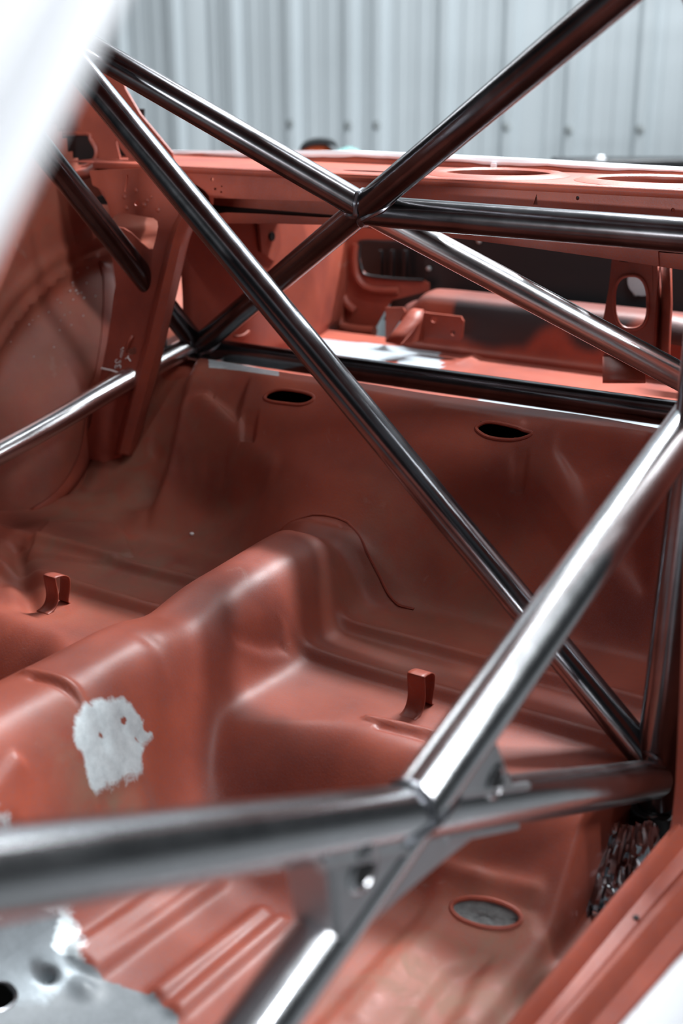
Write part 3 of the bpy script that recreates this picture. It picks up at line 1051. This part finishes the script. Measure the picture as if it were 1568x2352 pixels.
for x in (868, 895, 925):
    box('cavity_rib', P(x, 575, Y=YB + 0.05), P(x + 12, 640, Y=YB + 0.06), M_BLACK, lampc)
c = P(777, 588, Y=YB - 0.022)
V, F = tube_mesh([c, c + np.array([0, -0.006, 0]), c + np.array([0, -0.009, 0])], [0.009, 0.007, 0.003], 12)
mk('bolt_head', V, F, M_BLACK, lampc)
# boot side lining on the far side
side = [P(a, b, X=-1.36) for a, b in ((470, 505), (760, 505), (760, 640), (786, 775), (640, 800), (520, 790), (500, 690))]
rows = []
for t in np.linspace(0, 1, 12):
    zt = -0.20 + (-0.515 + 0.20) * t
    rows.append([np.array([-1.42 + 0.055 * S(1.66, 1.80, y) - 0.05 * S(1.95, 2.18, y) + 0.012 * math.sin(t * 3), y, zt]) for y in np.linspace(1.66, 2.19, 26)])
bs = loft('boot_side', rows, M_PRIMER, car, 0.002)
a = [np.array([-1.352, y, z]) for y, z in ((1.80, -0.215), (1.86, -0.215), (1.87, -0.31), (1.845, -0.33), (1.81, -0.31))]
stf = sheet('boot_side_stiffener', a, [], 0.006, M_PRIMER, bs, push=(1, 0, 0))
c = np.array([-1.345, 1.838, -0.285])
V, F = tube_mesh([c, c + np.array([0.003, 0, 0])], [0.008, 0.008], 14)
mk('stiffener_hole', V, F, M_CAVITY_SHADE, stf)

# shock tower that the far back stay lands on
TW = np.array([-1.40, 1.69, -0.452])
V, F = tube_mesh([(-1.42, 1.74, -0.80), (-1.42, 1.735, -0.60), (-1.415, 1.73, -0.50), (-1.41, 1.728, -0.482), (-1.41, 1.727, -0.478)], [0.19, 0.15, 0.10, 0.085, 0.05], 40)
tower = mk('shock_tower', V, F, M_PRIMER, car)
pts = [np.array([-1.405 + 0.046 * math.cos(t), 1.775 + 0.03 * math.sin(t), -0.452 + 0.004 * math.sin(3 * t)]) for t in np.linspace(0, 2 * math.pi, 36)]
V, F = tube_mesh(pts, 0.0035, 8, False)
mk('tower_ring', V, F, M_PRIMER, tower)
V, F = tube_mesh([(-1.39, 1.77, -0.478), (-1.385, 1.768, -0.462), (-1.382, 1.766, -0.458)], [0.026, 0.022, 0.01], 14)
mk('tower_nut', V, F, M_SCREW, tower)
V, F = tube_mesh([(-1.47, 1.66, -0.47), (-1.47, 1.66, -0.42), (-1.47, 1.662, -0.405), (-1.47, 1.662, -0.40)], [0.016, 0.016, 0.012, 0.006], 16)
mk('tower_stud', V, F, M_BLACK, tower)

# bent bracket in the boot
YK = 1.985
strip = [[P(885, 786, Y=1.93), P(918, 792, Y=1.93)], [P(905, 760, Y=1.95), P(938, 768, Y=1.95)], [P(930, 728, Y=1.975), P(968, 738, Y=1.975)], [P(940, 714, Y=1.985), P(968, 718, Y=1.985)], [P(950, 709, Y=2.0), P(972, 712, Y=2.0)]]
br = loft('boot_bracket', strip, M_PRIMER, car, 0.002)
br['label'] = 'bent primer bracket with two bolt holes on the boot floor'
sheet('bracket_cheek', [P(968, 738, Y=1.976), P(972, 712, Y=2.0), P(974, 716, Y=2.012), P(972, 782, Y=2.012), P(922, 791, Y=1.932)], [], 0.002, M_PRIMER, br)
sheet('bracket_plate', px([(971, 716), (986, 719), (1058, 727), (1064, 738), (1061, 776), (1055, 783), (972, 775)], Y=2.012), [ellipse_px(997, 734, 8, 7, 14, Y=2.012), ellipse_px(1040, 765, 5, 6, 12, Y=2.012)], 0.004, M_PRIMER, br)
sheet('bracket_back', px([(885, 706), (925, 706), (930, 716), (905, 755), (885, 785)], Y=2.02), [], 0.003, M_PRIMER, br)

# tall stamped stay from shelf to boot floor
YT = 1.88
ot = [(1405, 592), (1440, 588), (1508, 598), (1510, 640), (1503, 740), (1500, 800), (1505, 850), (1480, 872), (1390, 866), (1383, 830), (1390, 790), (1384, 735), (1397, 665)]
stay = sheet('shelf_stay', px(ot, Y=YT), [ellipse_px(1449, 694, 38, 61, 36, Y=YT, sq=2.6, rot=-0.03)], 0.003, M_PRIMER, car)
stay['label'] = 'stamped primer stay with a large oval opening'
V, F = tube_mesh([*ellipse_px(1449, 694, 39, 62, 40, Y=YT - 0.001, sq=2.6, rot=-0.03)] + ellipse_px(1449, 694, 39, 62, 40, Y=YT - 0.001, sq=2.6, rot=-0.03)[:2], 0.003, 8, False)
mk('opening_rim', V, F, M_PRIMER, stay)
rows = [[P(x + dx, y, Y=YT + dy) for dx, dy in ((-6, 0.0), (4, 0.006), (12, 0.026), (20, 0.008), (34, 0.0), (38, 0.01))] for x, y in ((1503, 600), (1505, 700), (1500, 800), (1500, 850))]
loft('stay_flange', rows, M_PRIMER, stay, 0.0018)
for x, w in ((1432, 10), (1456, 5), (1477, 10)):
    sheet('slot', px([(x - w, 600), (x - w + 2, 594), (x + w - 2, 595), (x + w, 602)], Y=YT - 0.001), [], 0.0012, M_CAVITY_SHADE, stay, push=(0, -1, 0))
for x in (1412, 1450):
    rows = [[P(x + dx * k, y, Y=YT - 0.006 * k * (1 - dx * dx)) for dx in (-1, -0.5, 0, 0.5, 1)] for y, k in ((820, 0.5), (835, 5 / 5), (850, 4 / 5))]
rows = [[P(x, y, Y=YT - dy) for x in (1384, 1430, 1482)] for y, dy in ((820, 0.001), (860, 0.015), (872, 0.022), (880, 0.022))]
loft('stay_foot', rows, M_PRIMER, stay, 0.003)
# gusset hump at the far right of the boot
rows = []
for t in np.linspace(0, 1, 10):
    a = t * math.pi / 2
    rows.append([P(1540 + 60 * u, 790 - 70 * math.sin(a) + 12 * u, Y=1.97 + 0.05 * (1 - math.cos(a))) for u in (-0.35, 0, 1, 2)])
loft('boot_hump', rows, M_PRIMER, car, 0.002, attrs={'black_paint': [0.9 * S(0.9, 0.3, t) for t in np.linspace(0, 1, 10) for _ in range(4)]})

# ------------------------------------------------------------------ near side: sill, door pillar, front pillar, roof
def sill_pt(u, k):
    """u along the sill (0 = far in the photo), k across its section."""
    return None


inner = [(1600, 1836, -0.735), (1528, 1920, -0.737), (1450, 2012, -0.738), (1370, 2109, -0.74), (1270, 2230, -0.74), (1166, 2352, -0.742), (1000, 2552, -0.745), (700, 2900, -0.745)]
mid = [(1650, 1940, -0.742), (1568, 2034, -0.744), (1500, 2110, -0.745), (1430, 2192, -0.746), (1360, 2272, -0.747), (1290, 2352, -0.75), (1130, 2552, -0.75), (830, 2900, -0.752)]
outr = [(1700, 2070, -0.765), (1568, 2206, -0.767), (1530, 2250, -0.768), (1490, 2296, -0.768), (1465, 2325, -0.769), (1441, 2352, -0.77), (1270, 2552, -0.772), (980, 2900, -0.774)]
rows = []
for i in range(len(inner)):
    a, b, c_ = [P(q[0], q[1], Z=q[2]) for q in (inner[i], mid[i], outr[i])]
    floor_in = a + np.array([-0.012, 0, -0.16])
    lipa = a + np.array([-0.0015, 0, -0.012])
    t_ = lambda p, q, k, dz: p + (q - p) * k + np.array([0, 0, dz])
    rows.append([floor_in, lipa, a, t_(a, b, 0.10, 0.002), t_(a, b, 0.22, -0.001), t_(a, b, 0.34, -0.012), t_(a, b, 0.66, -0.012), t_(a, b, 0.85, -0.002), b, t_(b, c_, 0.14, -0.002), t_(b, c_, 0.30, -0.012), t_(b, c_, 0.72, -0.009), t_(b, c_, 0.88, -0.002), c_])
fine = []
for j in range(len(rows[0])):
    fine.append(catmull([r[j] for r in rows], 5))
rows = [[fine[j][i] for j in range(len(fine))] for i in range(len(fine[0]))]
sill = loft('door_sill', rows, M_PRIMER, car, 0.0015)
sill['label'] = 'near door sill, primer with stepped grooves'
wr = []
for r in rows:
    c_ = r[-1]
    wr.append([c_ + np.array([dx, -dx * 0.3, dz]) for dx, dz in ((-0.004, 0.001), (0.002, 0.003), (0.012, 0.001), (0.03, -0.015), (0.05, -0.05), (0.055, -0.12), (0.05, -0.2))])
ws = loft('outer_sill', wr, M_WHITE, sill, 0.002)
ws['label'] = 'white painted outside of the sill'
c = P(1460, 2112, Z=-0.755)
V, F = tube_mesh([c, c + np.array([0, 0, 0.003])], [0.003, 0.003], 10)
mk('sill_hole', V, F, M_CAVITY_SHADE, sill)

bp = [(1610, 60), (1592, 600), (1575, 1100), (1564, 1500), (1556, 1690), (1551, 1800), (1543, 1880), (1534, 1925), (1545, 1945), (1568, 1965), (1640, 2020), (1760, 2020), (1790, 1100), (1790, 60)]
bpil = sheet('door_pillar', px(bp, X=-0.315), [], 0.012, M_PRIMER, car, push=(1, 0, 0.0))
# front pillar, white, right beside the eye
fp0, fp1 = P(330, -140, D=0.43), P(-55, 605, D=0.36)
ax = unit(fp1 - fp0)
view = unit((fp0 + fp1) / 2)
acr = unit(np.cross(ax, view))
mid_dir = P(0, 0, D=0.4) - P(155, 300, D=0.4)
if acr @ mid_dir < 0:
    acr = -acr
rows = []
sec = [(0.000, 0.030), (0.000, 0.006), (0.002, 0.001), (0.006, 0.0), (0.014, 0.0), (0.017, 0.004), (0.020, 0.004), (0.023, 0.0), (0.045, -0.004), (0.070, 0.004), (0.078, 0.02), (0.075, 0.04)]
for t in np.linspace(-0.8, 3.0, 20):
    p = fp0 + (fp1 - fp0) * t
    rows.append([p + acr * (a - 0.004) + view * b for a, b in sec])
apil = loft('front_pillar', rows, M_WHITE, car, 0.0, closed=True)
apil['label'] = 'out of focus white front pillar next to the camera'
# roof and the near roof rail (above the frame, they shade the cabin)
rows = []
zr_ = lambda x, y: 0.235 + 0.03 * (1 - ((x - XC) / 0.6) ** 2) - 0.06 * ((y - 0.95) / 0.5) ** 2
grid_x = np.linspace(-1.47, -0.45, 13)
grid_y = np.linspace(0.68, 1.38, 9)
V = [(x, y, zr_(x, y)) for y in grid_y for x in grid_x]
F = []
for i in range(len(grid_y) - 1):
    for j in range(len(grid_x) - 1):
        k = i * len(grid_x) + j
        F.append([k, k + 1, k + 1 + len(grid_x), k + len(grid_x)])
roof = mk('roof', V, F, M_PRIMER, car)
md = roof.modifiers.new('metal', 'SOLIDIFY'); md.thickness = 0.004
box('light_blocker_cowl', (-1.60, -0.95, -0.60), (-0.32, -0.60, -0.085), M_PRIMER, car, 0.02)  # unseen block added to keep front light off the back board
roof['label'] = 'primer roof skin over the cage'
# near rear quarter, out of view, added and raised to shade the back board
sheet('near_quarter_panel', [(-0.285, 1.26, -0.90), (-0.285, 1.26, -0.06), (-0.285, 1.70, -0.08), (-0.285, 2.30, -0.19), (-0.285, 2.30, -0.90)], [], 0.004, M_PRIMER, car, push=(1, 0, 0))
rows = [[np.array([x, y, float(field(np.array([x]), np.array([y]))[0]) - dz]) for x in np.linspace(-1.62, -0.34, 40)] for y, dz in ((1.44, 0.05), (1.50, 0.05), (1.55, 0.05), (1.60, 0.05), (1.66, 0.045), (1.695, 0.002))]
loft('dark_hole_backing', rows, M_CAVITY_SHADE, car)  # dark sheet added so the back board holes look black
box('dark_blocker_box', (-1.50, 1.30, -0.98), (-0.42, 1.62, -0.90), M_BLACK, car)  # unseen box added to darken the view through the holes
sheet('dark_blocker_rear', [(-1.60, 1.10, -0.94), (-0.30, 1.10, -0.94), (-0.30, 2.25, -0.62), (-1.60, 2.25, -0.62)], [], 0.004, M_BLACK, car, push=(0, 0, -1))  # unseen black sheet added against the lit ground below
sheet('dark_blocker_front', [(-1.62, 0.05, -0.935), (-0.33, 0.05, -0.935), (-0.33, 1.12, -0.935), (-1.62, 1.12, -0.935)], [], 0.004, M_CAVITY_SHADE, car, push=(0, 0, -1))  # dark sheet added under the floor so its round hole looks black
sheet('near_shelf_side', [(-0.29, 1.64, -0.19), (-0.29, 1.30, 0.20), (-0.29, 1.40, 0.20), (-0.29, 1.86, -0.12)], [], 0.004, M_PRIMER, car, push=(1, 0, 0))
V, F = tube_mesh([tuple(fp0 + (fp0 - fp1) * 0.7 + acr * 0.03), (-0.42, 0.62, 0.20), (-0.43, 0.70, 0.215), (-0.43, 1.1, 0.22), (-0.43, 1.4, 0.19)], 0.022, 14)
mk('roof_rail', V, F, M_PRIMER, roof)

# ------------------------------------------------------------------ roll cage
cage = thing('roll_cage', (-0.95, 1.228, -0.875), 'welded bare steel roll cage of round tubes inside the car shell', 'roll cage')
R1, R2 = 0.0222, 0.0190
YH = 1.228
leg_b = P(1512, 1965, Y=YH); leg_m = P(1516, 1640, Y=YH); leg_t = P(1560, 1000, Y=YH)
XL = -0.379
hoop_pts = [np.array([XL + 0.014, YH, -0.872]), np.array([XL + 0.006, YH, -0.70]), np.array([XL + 0.014, YH, -0.40]), np.array([XL + 0.018, YH, -0.06])]
arc = [np.array([XL + 0.018 - 0.13 * (1 - math.cos(a)), YH, -0.06 + 0.19 * math.sin(a)]) for a in np.linspace(0.2, math.pi / 2, 8)]
mirror = lambda p: np.array([2 * XC - 0.03 - p[0] - (0.12 * S(-0.7, 0.06, p[2])) * -1, p[1], p[2]])
nearside = hoop_pts + arc
farside = [mirror(p) for p in nearside[::-1]]
hoop = tube('main_hoop', nearside + farside, R1, M_STEEL_HALFSHADE, cage, dens=0.02)
hoop['label'] = 'main hoop tube standing beside the near door pillar'
tubes = {}


def add_tube(name, a, b, r, mat, label, heats=None):
    o = tube(name, [a, b], r, mat, cage, heats=heats, dens=0.008)
    o['label'] = label
    return o


hd0, hd1 = P(1487, 1742, Y=YH), P(150, 118, Y=YH)
add_tube('hoop_diagonal', hd0, hd1, R2, M_STEEL_HALFSHADE, 'long dark diagonal tube across the main hoop', heats=[(hd0, 0.06)])
weld(hoop_pts[0], hoop_pts[2], R1, hd0, hd1, R2, cage, 0.004)
# back stays and their cross bracing share one sloping plane
NB, DB = np.array([0, 1.30, 1.0]), 0.130 + 1.30 * YH
bs0, bs1 = P(115, 365, X=-1.395), P(452, 792, X=-1.40)
bs0 = bs0 + (bs0 - bs1) * 0.55
add_tube('back_stay', bs0, bs1, R2, M_STEEL_SHADED, 'far back stay going through the pillar plate')
XN = PN(838, 478, NB, DB)
tow_f = PN(468, 785, NB, DB)
xt = PN(1418, -10, NB, DB)
dirx = unit(xt - tow_f)
br1a, br1b = tow_f, xt + dirx * 0.05
add_tube('cross_brace', br1a, br1b, 0.0195, M_STEEL_SHADED, 'dark brace rising from the far shock tower to top right', heats=[(XN, 0.03)])
b2l0 = PN(800, 462, NB, DB); b2l1 = PN(235, 130, NB, DB)
add_tube('cross_brace', XN, b2l1 + (b2l1 - b2l0) * 0.25, R2, M_STEEL_SHADED, 'brace from the crossing up to top left', heats=[(b2l0, 0.04)])
b2r0 = PN(905, 528, NB, DB); b2r1 = PN(1568, 868, NB, DB)
add_tube('cross_brace', XN, b2r1 + (b2r1 - XN) * 0.03, R2, M_STEEL, 'shiny brace from the crossing down to the near shock tower', heats=[(b2r0, 0.05)])
uh0, uh1 = PN(850, 486, NB, DB), PN(1600, 543, NB, DB)
uh0 = np.array([XN[0], XN[1], XN[2]])
e1 = PN(1482, 534, NB, DB)
e0 = PN(921, 490, NB, DB)
dh = unit(e1 - e0)
uh0, uh1 = e0 - dh * 0.05, e1 + dh * 0.10
add_tube('harness_bar', uh0, uh1, 0.0205, M_STEEL_SHADED, 'level harness bar right of the brace crossing', heats=[(uh0, 0.05)])
for b1 in (b2l1, b2r1, uh1):
    weld(br1a, br1b, 0.0195, XN if b1 is not uh1 else uh0 - dh * 0.015, b1, R2, cage, 0.0042)
add_tube('back_stay', np.array([-0.40, YH, 0.11]), np.array([-0.47, 1.69, -0.455]), R2, M_STEEL_SHADED, 'near back stay')
# tie bar between the shock towers
tb0, tb1 = P(470, 800, Y=1.69), P(1560, 952, Y=1.69)
add_tube('tower_tie_bar', tb0, tb1, R2, M_STEEL_SHADED, 'level tie bar low between the shock towers', heats=[(tb0, 0.06)])
weld(br1a, br1b, 0.0195, tb0, tb1, R2, cage, 0.004)
# bar running forward from the far tower to the hoop
fb = [P(455, 785, X=-1.40), P(268, 886, X=-1.448), P(140, 962, X=-1.475), P(0, 1040, X=-1.498), P(-110, 1098, X=-1.515)]
tube('forward_bar', catmull(fb, 8), R2, M_STEEL, cage)['label'] = 'bright bar from the far tower forward through the pillar plate'
# tower foot plate
sheet('foot_plate', [np.array(p) for p in ((-1.46, 1.66, -0.480), (-1.34, 1.645, -0.482), (-1.33, 1.74, -0.478), (-1.46, 1.75, -0.476))], [], 0.004, M_STEEL, cage, push=(0, 0, 1))

# door bars
db_r, db_l = P(1500, 1790, D=1.40), P(0, 2006, D=0.585)
dd_t, dd_b = P(1568, 990, D=1.27), P(597, 2352, D=0.80)
db_end = db_l + (db_l - db_r) * 0.75
q = db_r + (db_l - db_r) * 0.0
add_tube('door_bar', db_r, db_end, R1, M_STEEL, 'near door bar running level across the foreground', heats=[(P(1490, 1792, D=1.39), 0.05), (P(820, 1885, D=0.90), 0.11), (P(1170, 1826, D=1.06), 0.05)])
weld(hoop_pts[0], hoop_pts[2], R1, np.array([XL, YH, db_r[2]]), db_end, R1, cage, 0.004)
dtop = dd_t + (dd_t - dd_b) * 0.10
dbot = dd_b + (dd_b - dd_t) * 0.14
add_tube('door_diagonal', dtop, dbot, R1, M_STEEL, 'bright door diagonal falling from top right to bottom', heats=[(P(975, 1850, D=0.93), 0.06), (P(700, 2190, D=0.84), 0.06)])

# folded gussets in the corners of the door bars
db_d = unit(db_r - db_end); dd_d = unit(dtop - dbot)
# crossing
w0 = db_r - dbot
A = np.array([[db_d @ db_d, -(db_d @ dd_d)], [db_d @ dd_d, -(dd_d @ dd_d)]])
s_, t_ = np.linalg.solve(A, [-(w0 @ db_d), -(w0 @ dd_d)])
pa, pb = db_r + db_d * s_, dbot + dd_d * t_
Xp = (pa + pb) / 2
gn = unit(np.cross(db_d, dd_d))
if gn @ Xp > 0:
    gn = -gn                                     # towards the eye
weld(dbot, dtop, R1, pb, db_end, R1, cage, 0.004)
weld(db_end, db_r, R1, pa, dtop, R1, cage, 0.004)


def gusset(da, db, la, lb, half, label, hole=None, dish=0.12, inset=0.010):
    """Folded sheet-steel gusset between two tubes that leave the crossing along da and db: two cheeks and a dished web."""
    o = Xp
    ea, eb = o + da * la, o + db * lb
    bis = unit(da + db)
    n = 14
    curve = []
    for k in range(n + 1):
        u = k / n
        p = ea * (1 - u) + eb * u
        p = p - bis * (dish * np.linalg.norm(ea - eb) * 4 * u * (1 - u) * 0.5)
        curve.append(p)
    front = [o + gn * half] + [p + gn * half for p in curve]
    back = [o - gn * half] + [p - gn * half for p in curve]
    V = front + back
    m = len(front)
    F = []
    for k in range(1, m - 1):
        F.append([0, k, k + 1]); F.append([m, m + k + 1, m + k])
    for k in range(1, m - 1):
        F.append([k, k + m, k + 1 + m, k + 1])
    g = mk('gusset', V, F, M_PLATE, cage, angle=50, attrs={'heat': [0.45 if i in (0, m) else 0.08 + 0.30 * abs(2 * (((i % m) - 1) / n) - 1) ** 3 for i in range(2 * m)]})
    bv = g.modifiers.new('fold', 'BEVEL'); bv.width = 0.005; bv.segments = 4; bv.limit_method = 'ANGLE'; bv.angle_limit = math.radians(50)
    g['label'] = label
    for d_, l_ in (((da, la), (db, lb))[0 if abs(da @ db_d) > 0.99 else 1],):
        n_ = bis - d_ * (bis @ d_)
        off = unit(n_) * (R1 * 0.80) + gn * (half - 0.001)
        vv, ff = tube_mesh([o + off + d_ * (l_ * q) for q in np.linspace(0.22, 0.98, 14)], 0.0036, 10)
        mk('weld_bead', vv, ff, M_PLATE, g, attrs={'heat': [0.30 + 0.25 * abs(math.sin(i * 0.05)) for i in range(len(vv))]})
    if hole:
        u, v, rx, ry = hole
        c = o + da * (la * u) + db * (lb * v) + gn * half
        tx = unit(da); bz = np.cross(gn, tx)
        rows = []
        for s, dz in ((1.5, 0.0004), (1.3, 0.0022), (1.12, 0.0026), (1.0, 0.001), (0.94, -0.004)):
            rows.append([c + tx * (rx * s * math.cos(a)) + bz * (ry * s * math.sin(a)) + gn * dz for a in np.linspace(0, 2 * math.pi, 25)])
        loft('dimple_rim', rows, M_STEEL, g)
        Vd = [c + tx * (rx * 0.97 * math.cos(a)) + bz * (ry * 0.97 * math.sin(a)) + gn * 0.0008 for a in np.linspace(0, 2 * math.pi, 24)[:-1]]
        mk('dimple_hole', Vd, [list(range(len(Vd)))], M_CAVITY_SHADE, g)
    return g


def along(d, pxx, which):
    """How far along direction d from the crossing a photo column (0) or row (1) is reached."""
    lo_, hi_ = 0.0, 0.6
    f = lambda q: (lambda c: CX + FPX * c[0] / -c[2] if which == 0 else CY - FPX * c[1] / -c[2])(BAS.T @ (Xp + d * q))
    up_ = f(hi_) > f(lo_)
    for _ in range(40):
        m_ = (lo_ + hi_) / 2
        if (f(m_) < pxx) == up_: lo_ = m_
        else: hi_ = m_
    return lo_


L_ = [along(dd_d, 1660, 1), along(db_d, 1165, 0), along(-db_d, 690, 0), along(-dd_d, 2170, 1), along(-dd_d, 2235, 1)]
gusset(dd_d, db_d, L_[0], L_[1], 0.017, 'upper right gusset with dark dimple hole', (0.36, 0.42, 0.011, 0.011), 0.02)
gusset(-db_d, -dd_d, L_[2], L_[3], 0.020, 'lower left gusset with dark dimple hole', (0.42, 0.30, 0.012, 0.012), 0.02)
gusset(-dd_d, db_d, L_[4], L_[1], 0.015, 'plain lower right gusset', None, 0.05)

# ------------------------------------------------------------------ loose things
# crumpled clear film round the hoop foot
film_m, nt, b = new_mat('cling_film')
out = nt.nodes['Material Output']
gl = nd(nt, 'ShaderNodeBsdfGlossy'); gl.inputs['Roughness'].default_value = 0.12; gl.inputs['Color'].default_value = (0.8, 0.85, 0.9, 1)
tr = nd(nt, 'ShaderNodeBsdfTransparent'); tr.inputs['Color'].default_value = (0.28, 0.27, 0.28, 1)
mx = nd(nt, 'ShaderNodeMixShader'); mx.inputs[0].default_value = 0.5
nt.links.new(tr.outputs[0], mx.inputs[1]); nt.links.new(gl.outputs[0], mx.inputs[2]); nt.links.new(mx.outputs[0], out.inputs['Surface'])
nt.nodes.remove(b)
film = thing('plastic_film', (-0.40, 1.20, -0.872), 'crumpled clear plastic film wrapped round the hoop foot by the sill', 'plastic film')
ftop = P(1432, 1866, Y=1.20); fbot = P(1382, 2052, Z=-0.868)
for layer in range(2):
    rows = []
    for i in range(26):
        t = i / 25
        c = ftop + (fbot - ftop) * t
        row = []
        for k in range(90):
            a = 2 * math.pi * k / 90
            fold = abs(math.sin(a * 9 + 2.2 * math.sin(t * 3 + layer) + layer)) * 0.6 + abs(math.sin(a * 14.0 + t * 2 + 1.3 * layer)) * 0.4
            nz = mnoise.noise(Vector((math.cos(a) * 2.2, math.sin(a) * 2.2, t * 3.0 + layer * 7)))
            r = 0.026 + 0.016 * t + (0.008 + 0.016 * t) * fold + 0.016 * nz * (0.3 + t) + 0.004 * layer
            row.append(c + np.array([math.cos(a) * r * (1 + 0.5 * t * (math.cos(a) < 0)), math.sin(a) * r, 0.012 * nz * t + 0.004]))
        rows.append(row)
    loft('film_layer', rows, film_m, film, closed=True)
V, F = tube_mesh([(-0.367, YH, -0.80), (-0.367, YH, -0.868)], 0.030, 24)
o = mk('dark_foot_wrap', V, F, M_BLACK, film)
sheet('torn_tape', px([(1290, 1876), (1306, 1872), (1312, 1868), (1338, 1868), (1340, 1892), (1322, 1900), (1308, 1898), (1304, 1884)], Y=1.17), [], 0.001, M_CHALK, film)
# dark seal along the hoop foot
# things behind the car
cart = thing('tool_cart', P(1470, 380, D=3.2) * np.array([1, 1, 0]) + np.array([0, 0, -H]), 'black topped tool cart behind the car at the right', 'cart')
c = P(1480, 371, D=3.2)
ct = c[2]
vx = np.array([BAS[0][0] * 0 + 0.84, 0.54, 0.0])
vx = unit(np.array([BAS[0, 0], BAS[1, 0], 0])); vy = unit(np.array([-BAS[0, 2], -BAS[1, 2], 0]))


def rot_box(name, c, hx, hy, z0, z1, mat, parent, bevel=0.004):
    V = [c * np.array([1, 1, 0]) + vx * sx * hx + vy * (sy * hy + hy) + np.array([0, 0, z]) for sx in (-1, 1) for sy in (-1, 1) for z in (z0, z1)]
    F = [[0, 1, 3, 2], [4, 6, 7, 5], [0, 4, 5, 1], [2, 3, 7, 6], [0, 2, 6, 4], [1, 5, 7, 3]]
    o = mk(name, V, F, mat, parent)
    bb = o.modifiers.new('edge', 'BEVEL'); bb.width = bevel; bb.segments = 2
    return o


rot_box('cart_top', c, 0.19, 0.16, ct - 0.03, ct - 0.008, M_BLACK, cart)
rot_box('cart_body', c + vy * 0.02, 0.17, 0.13, -H + 0.10, ct - 0.03, M_BLACK, cart)
for sx in (-1, 1):
    for sy in (0.04, 0.28):
        w = c * np.array([1, 1, 0]) + vx * sx * 0.14 + vy * sy
        V, F = tube_mesh([w + np.array([0, 0, -H + 0.05]) - vx * 0.012, w + np.array([0, 0, -H + 0.05]) + vx * 0.012], 0.05, 20)
        mk('caster', V, F, M_BLACK, cart)
rot_box('cart_lip', c - vy * 0.0, 0.19, 0.006, ct - 0.03, ct + 0.004, M_BLACK, cart)
b0 = P(1379, 372, D=3.3)
bz = ct - 0.008
bot = thing('white_bottle', (b0[0], b0[1], bz), 'small white capped bottle standing on the black cart', 'bottle')
hb = P(1379, 356, D=3.3)[2] - bz
V, F = tube_mesh([(b0[0], b0[1], bz), (b0[0], b0[1], bz + hb * 0.45), (b0[0], b0[1], bz + hb * 0.55)], [0.014, 0.014, 0.009], 16)
mk('bottle_body', V, F, M_WHITE, bot)
V, F = tube_mesh([(b0[0], b0[1], bz + hb * 0.55), (b0[0], b0[1], bz + hb * 0.9), (b0[0], b0[1], bz + hb)], [0.010, 0.009, 0.006], 16)
mk('bottle_cap', V, F, M_WHITE, bot)

l0 = P(728, 349, D=3.6)
orange_obj = thing('orange_object', (l0[0], l0[1], -H), 'unidentified orange object with curved black top behind the rear window', 'lamp')  # identity unknown; built in a lamp's shape on an added pole
rows = []
for t in np.linspace(0, 1, 10):
    a = t * math.pi / 2
    rows.append([l0 + vx * (0.048 * math.cos(a) * math.cos(k)) + vy * (0.04 * math.cos(a) * math.sin(k)) + np.array([0, 0, 0.026 * math.sin(a)]) for k in np.linspace(0, 2 * math.pi, 25)])
loft('orange_body', rows, M_ORANGE, orange_obj)
rows = []
for t in np.linspace(0, 1, 16):
    a = math.pi * (1 - t)
    th = 0.012 * math.sin(a) ** 0.5 + 0.002
    base = l0 + vx * (0.055 * math.cos(a) + 0.004) + np.array([0, 0, 0.024 * math.sin(a) ** 0.8 + 0.008 * t - 0.004])
    rows.append([base - vy * 0.05, base - vy * 0.05 + np.array([0, 0, th]), base + vy * 0.05 + np.array([0, 0, th]), base + vy * 0.05])
loft('black_hood', rows, M_BLACK, orange_obj, closed=True)
V, F = tube_mesh([(l0[0], l0[1], -H + 0.02), (l0[0], l0[1], l0[2])], 0.014, 12)
mk('object_pole', V, F, M_BLACK, orange_obj)
V, F = tube_mesh([(l0[0], l0[1], -H), (l0[0], l0[1], -H + 0.02), (l0[0], l0[1], -H + 0.03)], [0.16, 0.15, 0.03], 24)
mk('object_base', V, F, M_BLACK, orange_obj)
t0 = P(800, 349, D=4.1)
can = thing('teal_canister', (t0[0], t0[1], -H), 'pale teal canister partly hidden beside the orange object', 'canister')
V, F = tube_mesh([(t0[0], t0[1], -H), (t0[0], t0[1], t0[2] - 0.03), (t0[0], t0[1], t0[2] - 0.004), (t0[0], t0[1], t0[2] + 0.008)], [0.05, 0.05, 0.045, 0.03], 24)
mk('canister_body', V, F, M_TEAL, can)
V, F = tube_mesh([(t0[0], t0[1], t0[2] + 0.006), (t0[0], t0[1], t0[2] + 0.014)], [0.018, 0.016], 16)
mk('canister_cap', V, F, M_TEAL, can)

# stands that carry the raised shell
for k, (x, y) in enumerate(((-0.45, 0.35), (-1.45, 0.35), (-0.5, 2.1), (-1.4, 2.1))):
    sd = thing('axle_stand', (x, y, -H), 'black axle stand under the %s %s corner of the car' % ('front' if y < 1 else 'rear', 'near' if x > -0.9 else 'far'), 'stand', group='axle stands under the car')
    topz = -0.962 if y < 1 else -0.70
    V, F = tube_mesh([(x, y, -H), (x, y, -H + 0.02), (x, y, -H + 0.03), (x, y, topz)], [0.12, 0.11, 0.04, 0.025], 16)
    mk('stand_column', V, F, M_BLACK, sd)
    box('stand_saddle', (x - 0.04, y - 0.04, topz - 0.01), (x + 0.04, y + 0.04, topz + 0.02), M_BLACK, sd)
